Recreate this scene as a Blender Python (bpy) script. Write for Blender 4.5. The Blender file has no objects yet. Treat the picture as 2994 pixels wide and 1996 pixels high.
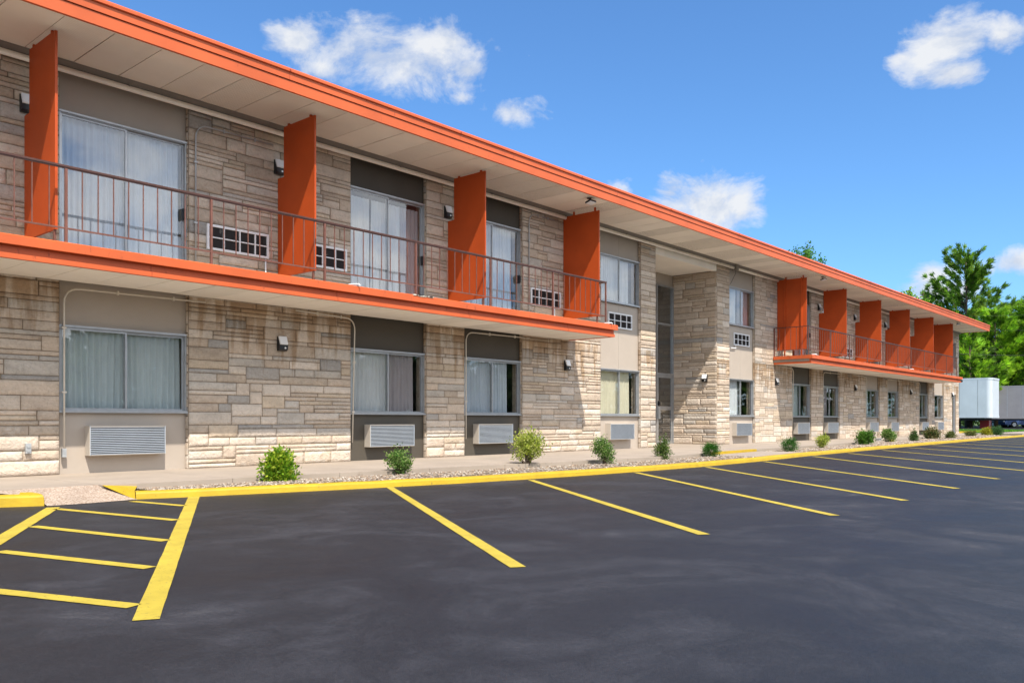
import bpy, math, random
from mathutils import Vector, Matrix
R = random.Random(11)
C = bpy.context.scene.collection
PI = math.pi
rad = math.radians

# ------------------------------------------------------------------ helpers
class MB:
    """collects vertices / faces (world coordinates) for ONE mesh object"""
    def __init__(s):
        s.v = []; s.f = []; s.c = []; s.sm = []
    def vert(s, p, col=None):
        s.v.append((p[0], p[1], p[2])); s.c.append(col or (1, 1, 1, 1)); return len(s.v) - 1
    def face(s, idx, smooth=False):
        s.f.append(tuple(idx)); s.sm.append(smooth)
    def poly(s, pts, col=None, smooth=False):
        i = [s.vert(p, col) for p in pts]; s.face(i, smooth)
    def box(s, x0, x1, y0, y1, z0, z1, col=None):
        p = [(x0, y0, z0), (x1, y0, z0), (x1, y1, z0), (x0, y1, z0), (x0, y0, z1), (x1, y0, z1), (x1, y1, z1), (x0, y1, z1)]
        i = [s.vert(q, col) for q in p]
        for f in ((0, 3, 2, 1), (4, 5, 6, 7), (0, 1, 5, 4), (1, 2, 6, 5), (2, 3, 7, 6), (3, 0, 4, 7)):
            s.face([i[k] for k in f])
    def prism(s, prof, axis, a, b, col=None):
        """extrude a 2-D profile; axis 'x': prof=(y,z); 'y': prof=(x,z); 'z': prof=(x,y)"""
        def P(q, t):
            return (t, q[0], q[1]) if axis == 'x' else ((q[0], t, q[1]) if axis == 'y' else (q[0], q[1], t))
        n = len(prof)
        A = [s.vert(P(q, a), col) for q in prof]; B = [s.vert(P(q, b), col) for q in prof]
        s.face(A[::-1]); s.face(B)
        for k in range(n):
            s.face((A[k], A[(k + 1) % n], B[(k + 1) % n], B[k]))
    def tube(s, path, r, n=8, r1=None, col=None, caps=True):
        path = [Vector(p) for p in path]
        rings = []
        for k, p in enumerate(path):
            d = (path[min(k + 1, len(path) - 1)] - path[max(k - 1, 0)])
            if d.length < 1e-9: d = Vector((0, 0, 1))
            d.normalize()
            up = Vector((0, 0, 1)) if abs(d.z) < .95 else Vector((0, 1, 0))
            a = d.cross(up).normalized(); b = d.cross(a)
            rr = r if r1 is None else r + (r1 - r) * k / max(1, len(path) - 1)
            rings.append([s.vert(p + (a * math.cos(2 * PI * j / n) + b * math.sin(2 * PI * j / n)) * rr, col) for j in range(n)])
        for k in range(len(rings) - 1):
            for j in range(n):
                s.face((rings[k][j], rings[k][(j + 1) % n], rings[k + 1][(j + 1) % n], rings[k + 1][j]), True)
        if caps:
            s.face(rings[0][::-1]); s.face(rings[-1])
    def build(s, name, mat, parent=None, col=False):
        o0 = wloc(parent)
        me = bpy.data.meshes.new(name)
        me.from_pydata([(x - o0[0], y - o0[1], z - o0[2]) for x, y, z in s.v], [], s.f)
        me.polygons.foreach_set('use_smooth', s.sm)
        if col:
            at = me.attributes.new('Col', 'FLOAT_COLOR', 'POINT')
            at.data.foreach_set('color', [k for c in s.c for k in (c if len(c) == 4 else (*c, 1))])
        me.materials.append(mat)
        me.update()
        o = bpy.data.objects.new(name, me); C.objects.link(o)
        if parent: o.parent = parent
        return o

def wloc(o):
    v = Vector((0, 0, 0))
    while o is not None:
        v += o.location; o = o.parent
    return v

def tag(o, label=None, cat=None, group=None, kind=None):
    if label: o['label'] = label
    if cat: o['category'] = cat
    if group: o['group'] = group
    if kind: o['kind'] = kind
    return o

def thing(name, label, cat, loc=(0, 0, 0), group=None):
    o = bpy.data.objects.new(name, None); C.objects.link(o); o.location = loc
    o.empty_display_size = .2
    return tag(o, label, cat, group)

def copy_tree(o, parent=None):
    c = o.copy(); C.objects.link(c); c.parent = parent
    for ch in list(o.children): copy_tree(ch, c)
    return c

# ------------------------------------------------------------------ materials
def newmat(name):
    m = bpy.data.materials.new(name); m.use_nodes = True
    nt = m.node_tree
    return m, nt, nt.nodes['Principled BSDF']

def N(nt, t, **kw):
    n = nt.nodes.new(t)
    for k, v in kw.items():
        if k.startswith('i_'):
            n.inputs[int(k[2:]) if k[2:].isdigit() else k[2:].replace('_', ' ')].default_value = v
        else:
            setattr(n, k, v)
    return n

def noise(nt, scale, detail=4, rough=.55, vec=None, dist=0):
    n = nt.nodes.new('ShaderNodeTexNoise')
    n.inputs['Scale'].default_value = scale; n.inputs['Detail'].default_value = detail
    n.inputs['Roughness'].default_value = rough; n.inputs['Distortion'].default_value = dist
    if vec is not None: nt.links.new(vec, n.inputs['Vector'])
    return n

def ramp(nt, fac, stops):
    n = nt.nodes.new('ShaderNodeValToRGB')
    e = n.color_ramp.elements
    while len(e) < len(stops): e.new(.5)
    for k, (p, c) in enumerate(stops):
        e[k].position = p
        e[k].color = (*c, 1) if isinstance(c, tuple) else (c, c, c, 1)
    nt.links.new(fac, n.inputs[0])
    return n

def mixc(nt, mode, fac, a, b):
    n = nt.nodes.new('ShaderNodeMix'); n.data_type = 'RGBA'; n.blend_type = mode
    for k, v in ((0, fac), (6, a), (7, b)):
        if hasattr(v, 'links'): nt.links.new(v, n.inputs[k])
        elif isinstance(v, tuple): n.inputs[k].default_value = (*v, 1)
        else: n.inputs[k].default_value = v
    return n.outputs[2]

def geo_pos(nt, scale=(1, 1, 1)):
    g = nt.nodes.new('ShaderNodeNewGeometry')
    if scale == (1, 1, 1): return g.outputs['Position']
    m = nt.nodes.new('ShaderNodeMapping'); m.inputs['Scale'].default_value = scale
    nt.links.new(g.outputs['Position'], m.inputs['Vector'])
    return m.outputs['Vector']

def bump(nt, bs, height, strength, distance):
    b = nt.nodes.new('ShaderNodeBump'); b.inputs['Strength'].default_value = strength; b.inputs['Distance'].default_value = distance
    nt.links.new(height, b.inputs['Height']); nt.links.new(b.outputs[0], bs.inputs['Normal'])
    return b

def plain(name, col, rough=.6, var=.15, scale=3., metal=0, bumpd=0, bscale=60, spec=.4, dirt=None):
    """painted / plain surface with soft tonal variation and slight relief"""
    m, nt, bs = newmat(name)
    pos = geo_pos(nt)
    n1 = noise(nt, scale, 5, .6, pos)
    a = tuple(max(0, c * (1 - var)) for c in col); b = tuple(min(1, c * (1 + var)) for c in col)
    r = ramp(nt, n1.outputs[0], [(.3, a), (.7, b)])
    outc = r.outputs[0]
    if dirt:
        n3 = noise(nt, dirt[1], 6, .65, geo_pos(nt, dirt[3] if len(dirt) > 3 else (1, 1, 1)))
        msk = ramp(nt, n3.outputs[0], [(dirt[2], 0.), (dirt[2] + .08, 1.)])
        outc = mixc(nt, 'MIX', msk.outputs[0], outc, dirt[0])
    nt.links.new(outc, bs.inputs['Base Color'])
    bs.inputs['Roughness'].default_value = rough; bs.inputs['Metallic'].default_value = metal
    bs.inputs['Specular IOR Level'].default_value = spec
    if bumpd:
        n2 = noise(nt, bscale, 3, .6, pos); bump(nt, bs, n2.outputs[0], .6, bumpd)
    return m

M = {}
def attr_soffit():
    m, nt, bs = newmat('soffit_cream_paint_boards')
    at = nt.nodes.new('ShaderNodeAttribute'); at.attribute_name = 'Col'
    n = noise(nt, 1.3, 5, .6, geo_pos(nt)); r = ramp(nt, n.outputs[0], [(.3, .95), (.7, 1.04)])
    c = mixc(nt, 'MULTIPLY', 1., at.outputs['Color'], r.outputs[0])
    v = nt.nodes.new('ShaderNodeTexVoronoi'); v.inputs['Scale'].default_value = 38; v.inputs['Randomness'].default_value = 0
    nt.links.new(geo_pos(nt), v.inputs['Vector'])
    h = ramp(nt, v.outputs['Distance'], [(.26, 1.), (.34, 0.)])          # the drilled holes of the perforated boards
    inv = nt.nodes.new('ShaderNodeMath'); inv.operation = 'SUBTRACT'; inv.inputs[0].default_value = 1.; nt.links.new(at.outputs['Alpha'], inv.inputs[1])
    mu = nt.nodes.new('ShaderNodeMath'); mu.operation = 'MULTIPLY'; nt.links.new(h.outputs[0], mu.inputs[0]); nt.links.new(inv.outputs[0], mu.inputs[1])
    c = mixc(nt, 'MIX', mu.outputs[0], c, (.12, .10, .08))
    nt.links.new(c, bs.inputs['Base Color'])
    bs.inputs['Roughness'].default_value = .8
    return m
M['orange_trim'] = plain('orange_trim_paint', (.54, .102, .026), .5, .12, 1.1, bumpd=.002, bscale=40, dirt=((.30, .055, .02), 10, .63, (1, 1, .3)))
M['orange_dark'] = plain('orange_groove_paint', (.30, .05, .02), .6, .1)
M['orange_panel'] = plain('burnt_orange_panel_paint', (.46, .066, .0075), .55, .12, 1.3, bumpd=.0015, bscale=90)
M['rail'] = plain('railing_brown_paint', (.155, .064, .046), .5, .25, 14, dirt=((.45, .36, .3), 60, .72))
M['rail_top'] = plain('railing_cap_dark_paint', (.075, .03, .022), .45, .2, 10)
M['soffit_plain'] = plain('soffit_cream_paint', (.86, .81, .73), .8, .05, 1.2, bumpd=.0006)
M['soffit'] = attr_soffit()
M['soffit_line'] = plain('soffit_joint', (.2, .17, .14), .9, .1)
M['pipe'] = plain('cream_pipe_paint', (.88, .83, .74), .5, .04)
M['conduit_cream'] = plain('cream_conduit_paint', (.62, .57, .49), .5, .08)
M['grey_trim'] = plain('grey_trim_paint', (.20, .185, .165), .6, .1)
M['beige_panel'] = plain('beige_wall_panel_paint', (.40, .345, .29), .65, .045, 1.5, bumpd=.0006, bscale=120)
M['dark_panel'] = plain('dark_bronze_panel_paint', (.072, .062, .048), .6, .08, 1.5, bumpd=.0006, bscale=120)
M['alu'] = plain('aluminium_frame', (.40, .41, .42), .38, .1, 8, metal=.65)
M['alu_dark'] = plain('dark_window_track', (.09, .095, .10), .5, .1)
M['grille'] = plain('anodised_grille', (.50, .55, .61), .36, .06, 4, metal=.45)
M['casing'] = plain('beige_casing', (.50, .45, .385), .5, .06)
M['vent_white'] = plain('white_vent_frame_paint', (.72, .74, .76), .5, .05)
M['vent_dark'] = plain('dark_vent_fins', (.035, .03, .03), .6, .3, 60)
M['lamp_black'] = plain('black_plastic', (.012, .013, .016), .4, .1)
M['lamp_white'] = plain('frosted_white_plastic', (.80, .82, .84), .35, .03)
M['conduit'] = plain('grey_conduit', (.42, .44, .45), .45, .1, metal=.4)
M['yellow'] = plain('yellow_kerb_paint', (.46, .305, .012), .6, .14, 3.5, bumpd=.005, bscale=30, dirt=((.16, .09, .03), 24, .64))
M['yellow_line'] = plain('yellow_line_paint', (.455, .345, .04), .65, .16, 4, bumpd=.002, bscale=110, dirt=((.14, .11, .04), 46, .60))
M['concrete'] = plain('sidewalk_concrete', (.33, .275, .222), .85, .12, 1.3, bumpd=.0012, bscale=80, dirt=((.24, .19, .145), 2.6, .63))
M['interior'] = plain('room_wall', (.17, .155, .14), .9, .1)
M['roof'] = plain('roof_gravel', (.3, .28, .26), .9, .2, 8)
M['trailer_white'] = plain('trailer_white_panel', (.52, .58, .64), .38, .06, 1.2, bumpd=.004, bscale=1.6)
M['trailer_grey'] = plain('trailer_grey_panel', (.30, .285, .28), .45, .08, 1.5)
M['steel_dark'] = plain('dark_steel', (.02, .02, .022), .6, .3, 5)
M['tyre'] = plain('tyre_rubber', (.012, .012, .012), .8, .2)
M['red'] = plain('dark_red_paint', (.22, .012, .015), .5, .15)
M['bark'] = plain('bark', (.11, .075, .05), .9, .3, 9, bumpd=.01, bscale=14)
M['twig'] = plain('twig_bark', (.13, .09, .06), .9, .3, 30)
M['wire'] = plain('wire_black', (.01, .01, .011), .6, .1)
M['car_blue'] = plain('blue_car_paint', (.05, .09, .22), .25, .05)
M['car_white'] = plain('white_car_paint', (.7, .71, .73), .25, .03)
M['car_glass'] = plain('car_glass', (.015, .02, .025), .08, .1)
M['tail_red'] = plain('tail_lamp_red', (.5, .01, .01), .3, .05)
M['galv'] = plain('galvanised_box', (.45, .47, .48), .4, .15, 20, metal=.5)
M['paint_chip'] = plain('chipped_primer', (.62, .58, .50), .8, .1)

def stone_mat(name, stain):
    m, nt, bs = newmat(name)
    pos = geo_pos(nt)
    at = nt.nodes.new('ShaderNodeAttribute'); at.attribute_name = 'Col'
    big = noise(nt, 3.2, 6, .65, geo_pos(nt, (1, 1, 1.8)), .4)
    r1 = ramp(nt, big.outputs[0], [(.25, .80), (.5, 1.0), (.75, 1.12)])
    c = mixc(nt, 'MULTIPLY', 1., at.outputs['Color'], r1.outputs[0])
    fine = noise(nt, 24, 7, .72, geo_pos(nt, (1, 1, 1.3)))
    r2 = ramp(nt, fine.outputs[0], [(.3, .77), (.52, 1.0), (.8, 1.09)])
    c = mixc(nt, 'MULTIPLY', .8, c, r2.outputs[0])
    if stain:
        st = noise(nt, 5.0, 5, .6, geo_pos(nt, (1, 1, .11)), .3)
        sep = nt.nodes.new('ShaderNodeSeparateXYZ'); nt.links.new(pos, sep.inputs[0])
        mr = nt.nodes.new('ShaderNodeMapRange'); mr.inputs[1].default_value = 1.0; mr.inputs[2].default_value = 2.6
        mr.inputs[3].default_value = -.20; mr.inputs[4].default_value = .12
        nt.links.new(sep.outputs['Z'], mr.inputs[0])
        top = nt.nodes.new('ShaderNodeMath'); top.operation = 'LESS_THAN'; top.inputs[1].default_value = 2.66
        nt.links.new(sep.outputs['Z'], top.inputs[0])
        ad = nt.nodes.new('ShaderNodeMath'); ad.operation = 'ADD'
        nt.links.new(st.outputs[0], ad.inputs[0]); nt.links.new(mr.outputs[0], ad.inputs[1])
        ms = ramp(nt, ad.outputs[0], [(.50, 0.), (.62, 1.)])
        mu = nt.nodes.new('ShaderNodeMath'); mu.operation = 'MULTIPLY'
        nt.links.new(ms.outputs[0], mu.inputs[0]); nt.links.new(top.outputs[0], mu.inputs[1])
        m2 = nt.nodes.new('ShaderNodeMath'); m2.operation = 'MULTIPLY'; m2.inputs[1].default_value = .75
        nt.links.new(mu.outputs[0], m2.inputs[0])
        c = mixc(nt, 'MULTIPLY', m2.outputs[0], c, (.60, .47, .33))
        # pale lime-washed patches low on the wall
        pw = noise(nt, 2.1, 6, .7, geo_pos(nt, (1, 1, 1.6)), .6)
        mr2 = nt.nodes.new('ShaderNodeMapRange'); mr2.inputs[1].default_value = .3; mr2.inputs[2].default_value = 1.9
        mr2.inputs[3].default_value = .06; mr2.inputs[4].default_value = -.10
        nt.links.new(sep.outputs['Z'], mr2.inputs[0])
        ad2 = nt.nodes.new('ShaderNodeMath'); ad2.operation = 'ADD'
        nt.links.new(pw.outputs[0], ad2.inputs[0]); nt.links.new(mr2.outputs[0], ad2.inputs[1])
        ms2 = ramp(nt, ad2.outputs[0], [(.58, 0.), (.68, .55)])
        c = mixc(nt, 'MIX', ms2.outputs[0], c, (.62, .575, .51))
    nt.links.new(c, bs.inputs['Base Color'])
    bs.inputs['Roughness'].default_value = .88; bs.inputs['Specular IOR Level'].default_value = .25
    rock = noise(nt, 11, 8, .64, geo_pos(nt, (1, 1, 1.1)), .9)
    bump(nt, bs, rock.outputs[0], 1., .034)
    return m
M['stone'] = stone_mat('limestone_ashlar', True)
M['stone_up'] = stone_mat('limestone_ashlar_plain', False)

def asphalt_mat():
    m, nt, bs = newmat('sealed_asphalt')
    pos = geo_pos(nt)
    a = noise(nt, .8, 7, .66, pos, .7)
    b = noise(nt, 3.4, 6, .66, pos, .5)
    f = noise(nt, 170, 3, .7, pos)
    add = nt.nodes.new('ShaderNodeMath'); add.operation = 'MULTIPLY_ADD'; add.inputs[1].default_value = .45
    nt.links.new(b.outputs[0], add.inputs[0]); nt.links.new(a.outputs[0], add.inputs[2])
    r = ramp(nt, add.outputs[0], [(.48, (.0135, .0138, .0162)), (.72, (.0195, .0198, .023)), (.88, (.034, .034, .0395)), (1., (.07, .068, .07))])
    r2 = ramp(nt, f.outputs[0], [(.35, .65), (.6, 1.), (.70, 1.5), (.80, 3.2)])
    c = mixc(nt, 'MULTIPLY', .8, r.outputs[0], r2.outputs[0])
    g2 = noise(nt, 62, 2, .8, pos); r3 = ramp(nt, g2.outputs[0], [(.34, .70), (.5, 1.), (.66, 1.12), (.74, 2.0)])
    c = mixc(nt, 'MULTIPLY', .9, c, r3.outputs[0])
    nt.links.new(c, bs.inputs['Base Color'])
    rr = ramp(nt, a.outputs[0], [(.3, .48), (.7, .68)])
    nt.links.new(rr.outputs[0], bs.inputs['Roughness'])
    bs.inputs['Specular IOR Level'].default_value = .42
    bump(nt, bs, f.outputs[0], .5, .004)
    return m
M['asphalt'] = asphalt_mat()

def pebble_conc():
    m, nt, bs = newmat('exposed_aggregate')
    pos = geo_pos(nt)
    v = nt.nodes.new('ShaderNodeTexVoronoi'); v.inputs['Scale'].default_value = 75
    nt.links.new(pos, v.inputs['Vector'])
    r = ramp(nt, v.outputs['Color'], [(.15, (.24, .17, .12)), (.5, (.36, .275, .21)), (.85, (.46, .38, .31))])
    n = noise(nt, 2, 4, .6, pos); r2 = ramp(nt, n.outputs[0], [(.3, .82), (.7, 1.1)])
    nt.links.new(mixc(nt, 'MULTIPLY', 1., r.outputs[0], r2.outputs[0]), bs.inputs['Base Color'])
    bs.inputs['Roughness'].default_value = .85
    bump(nt, bs, v.outputs['Distance'], .5, .004)
    return m
M['aggregate'] = pebble_conc()

def attr_mat(name, rough, trans=0., var=.2):
    m, nt, bs = newmat(name)
    at = nt.nodes.new('ShaderNodeAttribute'); at.attribute_name = 'Col'
    n = noise(nt, 25, 3, .6, geo_pos(nt)); r = ramp(nt, n.outputs[0], [(.3, 1 - var), (.7, 1 + var)])
    c = mixc(nt, 'MULTIPLY', 1., at.outputs['Color'], r.outputs[0])
    nt.links.new(c, bs.inputs['Base Color'])
    bs.inputs['Roughness'].default_value = rough; bs.inputs['Specular IOR Level'].default_value = .3
    if trans:
        t = nt.nodes.new('ShaderNodeBsdfTranslucent'); nt.links.new(c, t.inputs[0])
        mx = nt.nodes.new('ShaderNodeMixShader'); mx.inputs[0].default_value = trans
        nt.links.new(bs.outputs[0], mx.inputs[1]); nt.links.new(t.outputs[0], mx.inputs[2])
        nt.links.new(mx.outputs[0], nt.nodes['Material Output'].inputs[0])
    return m
M['leaf'] = attr_mat('leaf', .5, .5)
M['pebble'] = attr_mat('river_pebbles', .8, 0, .15)
M['grass'] = plain('lawn_grass', (.07, .15, .018), .9, .35, 6, bumpd=.03, bscale=30)
M['earth'] = plain('field_grass', (.08, .12, .03), .9, .3, .5)

def glass_mat():
    m, nt, bs = newmat('window_glass')
    nt.nodes.remove(bs)
    tr = nt.nodes.new('ShaderNodeBsdfTransparent'); tr.inputs[0].default_value = (.96, .98, .98, 1)
    gl = nt.nodes.new('ShaderNodeBsdfGlossy'); gl.inputs['Roughness'].default_value = .015; gl.inputs[0].default_value = (.95, .97, 1, 1)
    n = noise(nt, .9, 2, .5, geo_pos(nt))
    b = nt.nodes.new('ShaderNodeBump'); b.inputs['Strength'].default_value = .25; b.inputs['Distance'].default_value = .012
    nt.links.new(n.outputs[0], b.inputs['Height']); nt.links.new(b.outputs[0], gl.inputs['Normal'])
    gg = nt.nodes.new('ShaderNodeNewGeometry')
    dt = nt.nodes.new('ShaderNodeVectorMath'); dt.operation = 'DOT_PRODUCT'
    nt.links.new(gg.outputs['Incoming'], dt.inputs[0]); nt.links.new(gg.outputs['True Normal'], dt.inputs[1])
    def mt(op, a, b=None):
        n_ = nt.nodes.new('ShaderNodeMath'); n_.operation = op
        for k_, v_ in enumerate((a, b)):
            if v_ is None: continue
            if hasattr(v_, 'links'): nt.links.new(v_, n_.inputs[k_])
            else: n_.inputs[k_].default_value = v_
        return n_.outputs[0]
    om = mt('SUBTRACT', 1., mt('ABSOLUTE', dt.outputs['Value']))
    mp = nt.nodes.new('ShaderNodeMapRange'); mp.inputs[1].default_value = 0; mp.inputs[2].default_value = 1
    mp.inputs[3].default_value = .13; mp.inputs[4].default_value = 1.
    nt.links.new(mt('POWER', om, 4.6), mp.inputs[0])
    mx = nt.nodes.new('ShaderNodeMixShader')
    nt.links.new(mp.outputs[0], mx.inputs[0]); nt.links.new(tr.outputs[0], mx.inputs[1]); nt.links.new(gl.outputs[0], mx.inputs[2])
    nt.links.new(mx.outputs[0], nt.nodes['Material Output'].inputs[0])
    return m
M['glass'] = glass_mat()

def cloth_mat(name, col):
    m, nt, bs = newmat(name)
    n = noise(nt, 9, 4, .6, geo_pos(nt, (1, 1, .25)))
    r = ramp(nt, n.outputs[0], [(.3, tuple(c * .88 for c in col)), (.7, col)])
    nt.links.new(r.outputs[0], bs.inputs['Base Color']); bs.inputs['Roughness'].default_value = .9
    t = nt.nodes.new('ShaderNodeBsdfTranslucent'); nt.links.new(r.outputs[0], t.inputs[0])
    mx = nt.nodes.new('ShaderNodeMixShader'); mx.inputs[0].default_value = .25
    nt.links.new(bs.outputs[0], mx.inputs[1]); nt.links.new(t.outputs[0], mx.inputs[2])
    nt.links.new(mx.outputs[0], nt.nodes['Material Output'].inputs[0])
    return m
CL = {'white': cloth_mat('white_curtain', (.74, .77, .79)), 'teal': cloth_mat('pale_teal_curtain', (.62, .71, .735)),
      'mauve': cloth_mat('mauve_curtain', (.46, .42, .44)), 'cream': cloth_mat('cream_curtain', (.74, .69, .52)),
      'blue': cloth_mat('pale_blue_curtain', (.62, .70, .79))}

# ------------------------------------------------------------------ geometry constants (metres, wall along X, street side at -Y)
YW = 12.35          # stone face
YP = 12.435         # infill panels, windows
ZS = 5.69           # roof soffit
YE = 10.80          # roof edge
LOT = -.15

# ================================================================== SETTING
def sheet(name, pts, z, mat, kind='structure', z0=None):
    m = MB()
    if z0 is None:
        m.poly([(x, y, z) for x, y in pts])
    else:
        m.prism([(x, y) for x, y in pts], 'z', z0, z)
    return tag(m.build(name, mat), kind=kind)

sheet('ground', [(-700, -700), (900, -700), (900, 900), (-700, 900)], -.17, M['earth'])
sheet('parking_lot', [(-45, -45), (70, -45), (70, 11.5), (-45, 11.5)], LOT, M['asphalt'])
sheet('driveway', [(62.5, 4), (130, 4), (130, 60), (62.5, 60)], .0, M['asphalt'], z0=-.16)

def interp(poly, x):
    for (x0, y0), (x1, y1) in zip(poly, poly[1:]):
        if x0 <= x <= x1: return y0 + (y1 - y0) * (x - x0) / (x1 - x0)
    return poly[0][1] if x < poly[0][0] else poly[-1][1]

EDGE = [(4.2, 9.93), (5.4, 9.9), (7, 9.83), (8, 9.7), (10.5, 9.52), (12, 9.30), (14.1, 9.14), (16.6, 9.2), (17.65, 9.33), (20.5, 9.55), (23.5, 9.66),
        (28.5, 9.98), (34.4, 10.28), (42, 11.0), (48.5, 11.2), (56, 11.35)]
CURB = [(4.40, 9.53), (4.94, 9.345), (5.86, 9.10), (7.24, 8.735), (8.5, 8.47), (9.81, 8.28), (11.2, 8.13), (12.4, 8.05), (13.8, 7.97), (14.9, 7.96),
        (17.4, 8.05), (20.7, 8.33), (25.5, 8.54), (30.4, 8.72), (36, 8.88), (42, 9.02), (50.3, 9.18), (57, 9.3)]
# sidewalk: separate slabs with open joints, resting on a base
sw = MB()
xs = [-4, -2.4, -.8, .9, 2.6]
x = 4.2
while x < 54.5:
    xs.append(x); x += 1.62
xs.append(54.5)
for a, b in zip(xs, xs[1:]):
    a2, b2 = a + .004, b - .004
    ya = 10.08 if a < 4.1 else interp(EDGE, a2); yb = 10.08 if b < 4.1 else interp(EDGE, b2)
    if b > 4.1 and a < 4.1: ya = yb = 10.08; 
    pts = [(a2, ya)] + [(px, py) for px, py in EDGE if a2 < px < b2 and a > 4.1] + [(b2, yb), (b2, 14.2), (a2, 14.2)]
    sw.prism(pts, 'z', -.14, 0)
tag(sw.build('sidewalk', M['concrete']), kind='structure')
sheet('sidewalk_base', [(-4, 10.2), (54.4, 11.5), (54.4, 14.2), (-4, 14.2)], -.02, M['concrete'], z0=-.145)
# ramp of exposed aggregate between the two kerbs
rp = MB()
g = [[(3.40, 10.076, -.001), (3.44, 9.47, -.146)], [(3.8, 10.076, -.001), (3.85, 9.44, -.146)], [(4.2, 10.076, -.001), (4.405, 9.505, -.146)]]
for (a, b), (c2, d) in zip(g, g[1:]):
    rp.poly([b, d, c2, a])
rp.poly([(3.0, 10.076, -.004), (3.40, 10.076, -.004), (3.42, 9.8, -.06), (3.3, 9.9, -.05)])
tag(rp.build('ramp', M['aggregate']), kind='structure')

# kerbs
def kerb(name, poly, width, zt, flare=None, endround=False):
    m = MB()
    P = [Vector((x, y)) for x, y in poly]
    # densify
    Q = []
    for a, b in zip(P, P[1:]):
        n = max(1, int((b - a).length / .35))
        Q += [a + (b - a) * k / n for k in range(n)]
    Q.append(P[-1])
    rings = []
    for k, p in enumerate(Q):
        d = (Q[min(k + 1, len(Q) - 1)] - Q[max(0, k - 1)]).normalized(); nrm = Vector((-d.y, d.x))
        j = R.uniform(-.006, .006); jz = R.uniform(-.004, .004)
        prof = [(0 + j, LOT - .01), (.012 + j, zt - .03 + jz), (.022 + j, zt - .012 + jz), (.04 + j, zt - .002 + jz), (width - .03, zt + jz), (width, zt - .015 + jz), (width, LOT - .01)]
        rings.append([m.vert((p.x + nrm.x * o, p.y + nrm.y * o, z)) for o, z in prof])
    for r0, r1 in zip(rings, rings[1:]):
        for k in range(len(r0) - 1):
            m.face((r0[k], r1[k], r1[k + 1], r0[k + 1]))
    m.face(rings[0]); m.face(rings[-1][::-1])
    if flare:
        A, B, T, K = flare
        m.poly([A, B, T]); m.poly([A, T, K])
    return tag(m.build(name, M['yellow']), kind='structure')
kerb('kerb', CURB, .17, -.062, flare=((4.40, 9.56, -.05), (4.385, 9.515, -.15), (4.19, 9.93, .004), (4.60, 9.93, -.03)))
kerb('kerb', [(-4, 12.0), (.5, 10.9), (3.05, 9.72), (3.36, 9.555), (3.432, 9.53), (3.462, 9.58), (3.50, 9.75), (3.49, 10.02)], .17, -.03)

# painted riser where the walkway meets the lot
for a, b, w in ((17.66, 20.5, 0), (33.35, 34.1, 0)):
    m = MB()
    n = 6
    for k in range(n):
        x0 = a + (b - a) * k / n; x1 = a + (b - a) * (k + 1) / n
        y0 = interp(EDGE, x0); y1 = interp(EDGE, x1)
        m.prism([(x0, y0 - .012), (x1, y1 - .012), (x1, y1 + .10), (x0, y0 + .10)], 'z', -.13, .006)
    tag(m.build('kerb', M['yellow']), kind='structure')
    pts = [(a - .05, interp(CURB, a) + .175), (b + .35, interp(CURB, b) + .175), (b + .25, interp(EDGE, b) - .014), (a - .05, interp(EDGE, a) - .014)]
    sheet('path', pts, -.052, M['concrete'], z0=-.14)
m = MB(); m.box(53.5, 60.5, 12.6, 12.78, -.05, .10); tag(m.build('kerb', M['yellow']), kind='structure')
# lawn beyond the building end
m = MB()
GX = [54.4 + k * 1.56 for k in range(10)]; GY = [11.32 + k * 1.1 for k in range(8)]
for i in range(9):
    for j in range(7):
        m.poly([(GX[i], GY[j], .02), (GX[i + 1], GY[j], .02), (GX[i + 1], GY[j + 1], .02), (GX[i], GY[j + 1], .02)])
tag(m.build('lawn', M['grass']), kind='structure')
tag(sheet('path', [(54.51, 9.55), (75, 9.9), (75, 11.3), (54.51, 11.3)], .005, M['concrete'], z0=-.14), kind='structure')
gl = MB()
for k in range(9000):
    x = R.uniform(54.5, 68.3); y = R.uniform(11.35, 18.9); h = R.uniform(.06, .16); a = R.uniform(0, PI); w = .02
    dx, dy = math.cos(a) * w, math.sin(a) * w; c = R.uniform(.6, 1.3)
    gl.poly([(x - dx, y - dy, .015), (x + dx, y + dy, .015), (x + R.uniform(-.04, .04), y + R.uniform(-.04, .04), h)], (.14 * c, .34 * c, .025 * c, 1))
tag(gl.build('grass', M['leaf'], col=True), kind='stuff')

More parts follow.
